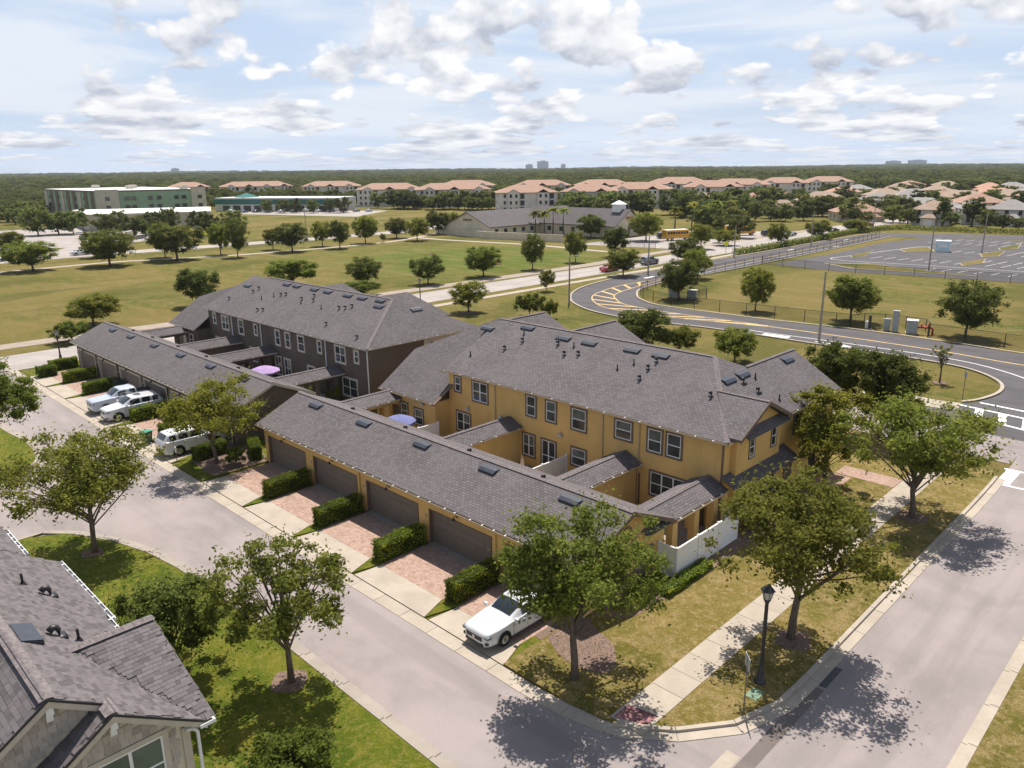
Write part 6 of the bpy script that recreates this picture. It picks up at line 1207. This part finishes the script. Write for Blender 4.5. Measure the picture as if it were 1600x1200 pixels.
# ------------------------------------------------------------------ middle and far trees
protos = [tree_meshes(200+i, 1.0*7, 6.2, 1.2, 10000, .15, ['leaf', 'leaf', 'leaf_d', 'leaf', 'leaf_d'][i], nclump=130, rnd=.95, fat=1.5) for i in range(5)]
shr = [tree_meshes(220+i, 3.0, 4.2, .1, 6500, .125, 'leaf', nclump=80, bushy=True) for i in range(2)]
MID = [(-195.2,47.7,6.3,9.5),(-225.6,51.1,6.8,6.4),(-191.6,62.5,7.7,10.3),(-212.7,67.1,6.4,6.2),(-191.0,77.8,8.6,10.9),(-199.2,78.2,8.2,5.5),(-193.8,90.2,7.7,5.3),(-184.5,90.2,8.9,5.3),(-117.9,35.1,4.2,6.3),(-122.0,52.3,5.9,5.7),(-107.7,29.3,2.5,4.5),(-194.9,105.6,5.6,4.7),(-186.2,106.3,7.1,8.0),(-191.9,119.1,6.7,5.0),(-183.4,119.2,7.4,6.0),(-190.2,132.4,7.7,6.7),(-187.7,136.9,2.6,1.7),(-196.6,148.6,5.9,7.0),(-184.6,147.1,6.4,6.3),(-197.1,166.0,7.4,7.3),(-203.0,177.8,6.2,4.4),(-127.8,72.4,5.2,8.7),(-119.8,82.4,5.1,6.0),(-110.9,75.5,2.6,6.5),(-112.5,91.8,5.2,5.5),(-112.2,105.8,5.8,6.5),(-85.2,77.1,4.6,5.0),(-112.2,120.1,7.1,4.7),(-113.2,135.4,6.7,4.2),(-113.4,150.3,6.9,5.8),(-91.7,124.4,5.2,6.0),(-90.0,100.0,3.7,2.5),(-75.9,80.6,3.3,4.2),(-73.0,81.8,2.7,2.3),(-50.8,72.6,5.2,5.8),(-47.4,75.6,3.2,4.1),(-40.6,76.0,3.7,4.4),(-68.4,108.0,6.2,5.7),(-78.6,130.4,5.4,5.1),(-94.2,150.5,5.2,6.5),(-53.9,106.1,6.3,4.3),(-107.0,178.4,6.3,6.0),(-112.4,196.4,4.2,3.2),(-106.5,190.3,4.0,5.9),(-150.4,187.0,6.6,7.9),(-131.0,188.2,7.9,8.6),(-40.3,107.0,6.2,6.3),(-25.9,106.5,6.7,6.4),(-95.3,197.3,5.8,5.1),(-95.7,222.9,5.2,6.3),(-96.6,252.6,4.0,7.1)]
MLAB = {8: 'small round tree alone on the tan field at the left', 9: 'upright tree on the field behind the brown single storey wing', 10: 'loose shrub behind the far left end of the brown garages', 16: 'tiny sapling by the park walkway', 21: 'wide dark tree directly behind the brown roof peak', 22: 'round tree behind the brown roof, right of its peak', 23: 'low shrub mass by the trail behind the brown roof', 24: 'round tree beside the trail at the edge of the watered lawn', 25: 'rounded tree by the trail, second along the watered lawn', 26: 'small tree in a mulch ring by the avenue footpath', 27: 'oval tree by the trail near the playground', 28: 'slim oval tree by the trail behind the light pole', 29: 'tree at the trail bend before the school', 30: 'tree in front of the red car on the avenue', 31: 'thin sapling between avenue and loop road', 32: 'round bush behind the yellow roof on the grass', 33: 'smaller bush right of the round one behind the yellow roof', 34: 'large loose bush right behind the yellow roof gable', 35: 'bushy tree right of the loose bush behind the yellow ridge', 36: 'small tree beside the loop road behind the yellow hip', 37: 'front tree of the clump at the loop road nose', 38: 'middle tree of the clump at the loop road nose', 39: 'rear tree of the clump by the avenue', 40: 'round tree on the fenced field nearest the clump', 41: 'tree at the school car park entrance', 42: 'slender tree left of the yellow crossing sign', 43: 'low tree right of the yellow crossing sign', 44: 'dark tree before the middle of the school', 45: 'dark tree hiding the right end of the school', 46: 'broad tree on the fenced field behind the bare pole', 47: 'broadest tree on the fenced field at the right', 48: 'tree on the avenue verge behind the silver car', 49: 'low tree on the avenue verge half way along the hedge', 50: 'low tree over the dark car at the avenue bend'}
bushy_i = {10, 23, 32, 33, 35}; row = 0
for i, (x, y, h, w) in enumerate(MID):
    if i in MLAB: lab = MLAB[i]
    else: lab = f'round oak by the park walkway, {["1st","2nd","3rd","4th","5th","6th","7th","8th","9th","10th","11th","12th","13th","14th","15th","16th","17th","18th","19th"][row]} from the left'; row += 1
    if i in bushy_i: place_tree('shrub', shr[i % 2], (x, y, 0), lab, 'shrub', None, random.uniform(0, 6), (w/4.0, w/4.0, h/3.0))
    else: place_tree('tree', protos[i % 5], (x, y, 0), lab, 'tree', 'trees of the park and verges', random.uniform(0, 6), (w/5.9, w/5.9, h/6.9))
place_tree('bare_tree', tree_meshes(300, 4.1, 2.0, 1.3, 260, .12, 'leaf', nclump=26), (-21.6, 82.0, 0), 'nearly bare young tree in a mulch ring at the loop road tip')
fp = [tree_meshes(230+i, 8.0, 7.4, .8, 2400, .33, 'leaf_far', nclump=80, rnd=.96, fat=1.5) for i in range(4)]
cone = tree_meshes(240, 9.0, 5.0, .4, 3000, .28, 'leaf_d', nclump=60, spread=.8)
FAR = [(-137.2,322.2,8.5,6.9),(-126.8,319.4,7.5,5.7),(-115.4,296.3,8.7,8.5),(-102.1,301.3,5.9,7.7),(-119.6,350.2,7.9,10.0),(-118.3,380.1,9.2,8.6),(-110.6,373.3,8.7,5.3),(-83.3,293.5,9.5,5.8),(-93.7,290.6,5.7,5.6),(-80.1,290.5,5.1,5.8),(-75.9,299.0,9.4,7.7),(-69.8,292.2,5.8,5.9),(-64.8,290.2,4.7,4.8),(-60.8,293.2,3.6,4.9),(-109.3,295.7,4.0,4.6),(-303.6,77.6,9.2,9.8),(-303.8,84.0,7.4,9.8),(-299.4,87.4,7.8,8.2),(-307.3,93.1,8.3,3.9),(-284.1,92.7,7.0,6.9),(-285.2,98.3,7.8,5.9),(-265.2,95.1,6.9,8.3),(-272.6,101.6,6.9,7.7),(-275.0,106.1,7.3,7.0),(-278.0,112.4,8.2,6.4),(-262.7,115.6,7.7,7.0),(-254.2,115.7,6.9,5.1),(-263.6,128.3,7.0,8.6),(-367.7,197.6,6.3,6.1),(-356.4,200.7,6.5,6.0),(-353.4,206.0,6.9,5.5),(-343.5,209.4,6.4,5.4),(-338.7,215.6,6.8,5.1),(-333.3,219.9,7.4,8.3)]
for i, (x, y, h, w) in enumerate(FAR):
    if i < 15: lab, g_ = f'tree among the suburban houses, {"dark conifer" if i in (0, 5, 6, 7, 10) else "leafy"}, number {i+1} in the row from the left', 'trees among the suburban houses'
    elif i < 28: lab, g_ = 'tree in the belt before the green office', 'trees before the green office'
    else: lab, g_ = 'small tree in the row before the teal banded shops', 'trees before the teal shops'
    if i < 15: lab = ('dark conical tree' if i in (0, 5, 6, 7, 10) else 'leafy green tree')+' among the suburban houses'; g_ = 'conical trees at the houses' if i in (0, 5, 6, 7, 10) else 'leafy trees at the houses'
    ms, bh, bw = (cone, 8.9, 4.2) if i in (0, 5, 6, 7, 10, 18) else (fp[i % 4], 7.9, 7.0)
    place_tree('tree', ms, (x, y, 0), lab, 'tree', g_, random.uniform(0, 6), (w/bw, w/bw, h/bh))
# denser belts between far buildings, every tree its own object
rg = random.Random(11); occ = [(x, y, max(w, 18)*.62) for x, y, w in apts]+[(q[0], q[1], q[2]*.62) for q in hs]
def belt(a, bq, wd, n, lab, grp, h=(6, 9.5)):
    A, B_ = Vector(a), Vector(bq); d = (B_-A); nr = Vector((-d.y, d.x)).normalized(); k = 0; tries = 0
    while k < n and tries < n*8:
        tries += 1; p = A+d*rg.random()+nr*rg.uniform(-wd, wd)
        if any((p.x-o[0])**2+(p.y-o[1])**2 < (o[2]+1.5)**2 for o in occ): continue
        hh = rg.uniform(*h); ww = hh*rg.uniform(.85, 1.2); k += 1
        place_tree('tree', fp[rg.randrange(4)], (p.x, p.y, 0), lab, 'tree', grp, rg.uniform(0, 6), (ww/7.0, ww/7.0, hh/7.9))
belt((-345, 262), (-232, 292), 9, 34, 'leafy tree in the belt below the nearer apartment blocks', 'trees below the nearer apartments'); belt((-225, 262), (-150, 330), 16, 46, 'dense tree between the school and the right hand apartments', 'trees between school and apartments', (7, 11))
belt((-440, 240), (-345, 275), 12, 22, 'leafy tree between the shops and the apartments', 'trees between shops and apartments'); belt((-150, 280), (-112, 380), 20, 24, 'leafy tree in front of the suburban roofs', 'trees before the suburban roofs', (5, 8)); belt((-330, 60), (-420, 105), 12, 16, 'leafy tree at the foot of the green office', 'trees at the foot of the green office', (6, 8.5)); belt((-350, 330), (-200, 420), 30, 30, 'tree standing between the rows of apartment blocks', 'trees between apartment rows', (7, 10)); belt((-160, 262), (-118, 210), 9, 14, 'leafy tree behind the school car park', 'trees behind the school car park', (5, 8)); belt((-560, 240), (-470, 290), 25, 18, 'tree before the leftmost apartment blocks', 'trees before the leftmost apartments'); belt((-200, 430), (-60, 520), 75, 40, 'tree between the farther suburban roofs', 'trees between farther suburban roofs', (6, 9))
# palms
def palm_meshes(seed, h):
    r0 = random.Random(seed); b = MB(); b.tube([(0, 0, -.1), (.1, 0, h*.5), (.05, 0, h)], [.22, .17, .15], 7); tm = b.mesh('trunk'); tm.materials.append(M['bark']); b = MB()
    for k in range(26):
        a = 2.4*k; el = r0.uniform(-.5, 1.2); L = r0.uniform(1.7, 2.5); pts = []; sd = Vector((-math.sin(a), math.cos(a), 0)); w0 = .42
        for j in range(6): t = j/5; rr = L*t*math.cos(el*.8-.0); pts.append(Vector((math.cos(a)*rr+.05, math.sin(a)*rr, h+L*t*math.sin(el)-1.3*t*t*L*.45)))
        for j in range(5): w1, w2 = w0*math.sin(math.pi*(.12+.86*j/5)), w0*math.sin(math.pi*(.12+.86*(j+1)/5)); dr = Vector((0, 0, -.12)); b.face([pts[j], pts[j]+sd*w1+dr, pts[j+1]+sd*w2+dr, pts[j+1]]); b.face([pts[j], pts[j+1], pts[j+1]-sd*w2+dr, pts[j]-sd*w1+dr])
    cm = b.mesh('crown'); cm.materials.append(M['leaf_y']); return tm, cm
pm = [palm_meshes(1, 7.2), palm_meshes(2, 8.4)]
for i, (x, y) in enumerate(((-173, 186.5), (-166, 187.2), (-170, 187.6), (-161, 186.6))): place_tree('palm_tree', pm[i % 2], (x, y, 0), f'palm before the school roof, {ordn[i]} from the left', 'palm tree', 'palms before the school', i*1.3, (1.2, 1.2, .95))
for i, (x, y) in enumerate(((-139.5, 216), (-137, 222), (-138, 230), (-135, 234), (-141, 240), (-133, 240))): place_tree('palm_tree', pm[i % 2], (x, y, 0), f'palm right of the school gable, {ordn[i]} from the left', 'palm tree', 'palms right of the school', i*1.7, (1.3, 1.3, 1.05))
# hedge along the loop road
rngh = np.random.default_rng(5); q = resample(cr([(-93.4, 172), (-93.2, 187.6), (-93.6, 213.5), (-95.0, 245.2), (-91.5, 268.6), (-80., 271.9), (-53.4, 272.3), (0, 276)]), 1.3)
for nm, i0, i1, lab in (('hedge', 0, 76, 'long low hedge between the avenue and the loop road'), ('hedge', 76, len(q), 'long clipped hedge across the far end of the car park')):
    P = np.array([(p[0], p[1], .8) for p in q[i0:i1]]); V = leaf_cloud(rngh, P, np.full(len(P), 1.1), 110, .22, .9); V[:, 2] = np.maximum(V[:, 2], .02); e = empty(nm, (0, 0, 0), 0, lab, 'hedge'); part('foliage', leaf_mesh('foliage', V, M['leaf']), e)

# ------------------------------------------------------------------ far woods (one mass)
def woods():
    rng = np.random.default_rng(9); pts = []; sc = []
    yaw = YAW; keep = [(x, y, 26.) for x, y, w in apts]+[(x, y, 17.) for x, y, *_ in hs]
    n = 46000; r = 430*(5200/430)**(rng.random(n)**.85); a = rng.uniform(-R(46), R(46), n)
    X = -np.sin(yaw-a)*r; Y = np.cos(yaw-a)*r
    ok = np.ones(n, bool)
    for x, y, k in keep: ok &= (X-x)**2+(Y-y)**2 > k*k
    ok &= ~((X > -470) & (X < -390) & (Y < 190) & (r < 520)); ok &= ~((a > R(14)) & (r < 640) & (rng.random(n) < .8)); ok &= ~((r < 560) & (rng.random(n) < .55)); ok &= ~((X > -425) & (Y < 260) & (r < 480))
    X, Y, r = X[ok], Y[ok], r[ok]; h = rng.uniform(.6, 1.45, len(X))*(1+.35*(np.sin(X*.004+1)*np.cos(Y*.003)))*np.interp(r, [430, 900, 2500, 5200], [.75, .85, .95, 1.15])
    me = bpy.data.meshes.new('woods'); me.vertices.add(len(X)); me.vertices.foreach_set('co', np.stack([X, Y, np.zeros(len(X))], 1).astype(np.float32).ravel())
    at = me.attributes.new('sc', 'FLOAT', 'POINT'); at.data.foreach_set('value', h.astype(np.float32)); at = me.attributes.new('wd', 'FLOAT', 'POINT'); at.data.foreach_set('value', (h*np.interp(r, [430, 1200, 5200], [1.0, 1.15, 2.4])*rng.uniform(.9, 1.3, len(X))).astype(np.float32)); at = me.attributes.new('rz', 'FLOAT', 'POINT'); at.data.foreach_set('value', rng.uniform(0, 6.28, len(X)).astype(np.float32))
    o = bpy.data.objects.new('woods', me); COL.objects.link(o); tag(o, 'dark woodland stretching to the horizon', 'woods', kind='stuff')
    ng = bpy.data.node_groups.new('woods', 'GeometryNodeTree'); ng.interface.new_socket('Geometry', in_out='INPUT', socket_type='NodeSocketGeometry'); ng.interface.new_socket('Geometry', in_out='OUTPUT', socket_type='NodeSocketGeometry')
    N = ng.nodes.new; L = ng.links.new; gi, go = N('NodeGroupInput'), N('NodeGroupOutput'); ip = N('GeometryNodeInstanceOnPoints'); join = N('GeometryNodeGeometryToInstance')
    crowns = [[c for c in t.children if c.name.startswith('crown')][0] for t in far_roots]
    for c in crowns: oi = N('GeometryNodeObjectInfo'); oi.inputs['Object'].default_value = c; oi.inputs['As Instance'].default_value = True; oi.transform_space = 'ORIGINAL'; L(oi.outputs['Geometry'], join.inputs[0])
    def attr(n_): a_ = N('GeometryNodeInputNamedAttribute'); a_.data_type = 'FLOAT'; a_.inputs['Name'].default_value = n_; return [s for s in a_.outputs if s.type == 'VALUE' and s.enabled][0]
    cx = N('ShaderNodeCombineXYZ'); L(attr('wd'), cx.inputs[0]); L(attr('wd'), cx.inputs[1]); L(attr('sc'), cx.inputs[2]); rx = N('ShaderNodeCombineXYZ'); L(attr('rz'), rx.inputs[2])
    m2p = N('GeometryNodeMeshToPoints'); L(gi.outputs[0], m2p.inputs[0]); L(m2p.outputs[0], ip.inputs['Points']); L(join.outputs[0], ip.inputs['Instance']); ip.inputs['Pick Instance'].default_value = True; L(cx.outputs[0], ip.inputs['Scale']); L(rx.outputs[0], ip.inputs['Rotation']); L(ip.outputs[0], go.inputs[0])
    md = o.modifiers.new('woods', 'NODES'); md.node_group = ng
far_roots = [[o for o in COL.objects if o.type == 'EMPTY' and any(c.data == m_[1] for c in o.children if c.type == 'MESH')][0] for m_ in fp]
woods()

# ------------------------------------------------------------------ air
b = MB(); b.box(-7200, 1500, -900, 7800, -1.2, 130); hz = b.build('haze', []); tag(hz, 'thin pale summer haze over the whole neighbourhood', 'haze', kind='stuff')
hm_ = bpy.data.materials.new('haze'); hm_.use_nodes = True; n_ = hm_.node_tree.nodes; n_.remove(n_['Principled BSDF']); v_ = n_.new('ShaderNodeVolumePrincipled')
v_.inputs['Color'].default_value = (.80, .88, 1., 1); v_.inputs['Density'].default_value = .000065; hm_.node_tree.links.new(v_.outputs[0], n_['Material Output'].inputs['Volume']); hz.data.materials.append(hm_)
# trees of one belt are told apart by their order in the view
def nth(k): return f'{k}'+('th' if 10 <= k % 100 <= 20 else {1: 'st', 2: 'nd', 3: 'rd'}.get(k % 10, 'th'))
by = {}
for o in COL.objects:
    if o.parent is None and 'label' in o and o.get('group'): by.setdefault(o['label'], []).append(o)
for lab, os_ in by.items():
    if len(os_) < 2: continue
    os_.sort(key=lambda o: (o.location.x*rt.x+o.location.y*rt.y)/max(1, o.location.x*fw.x+o.location.y*fw.y))
    for k, o in enumerate(os_): o['label'] = f'{lab}, {nth(k+1)} from the left'
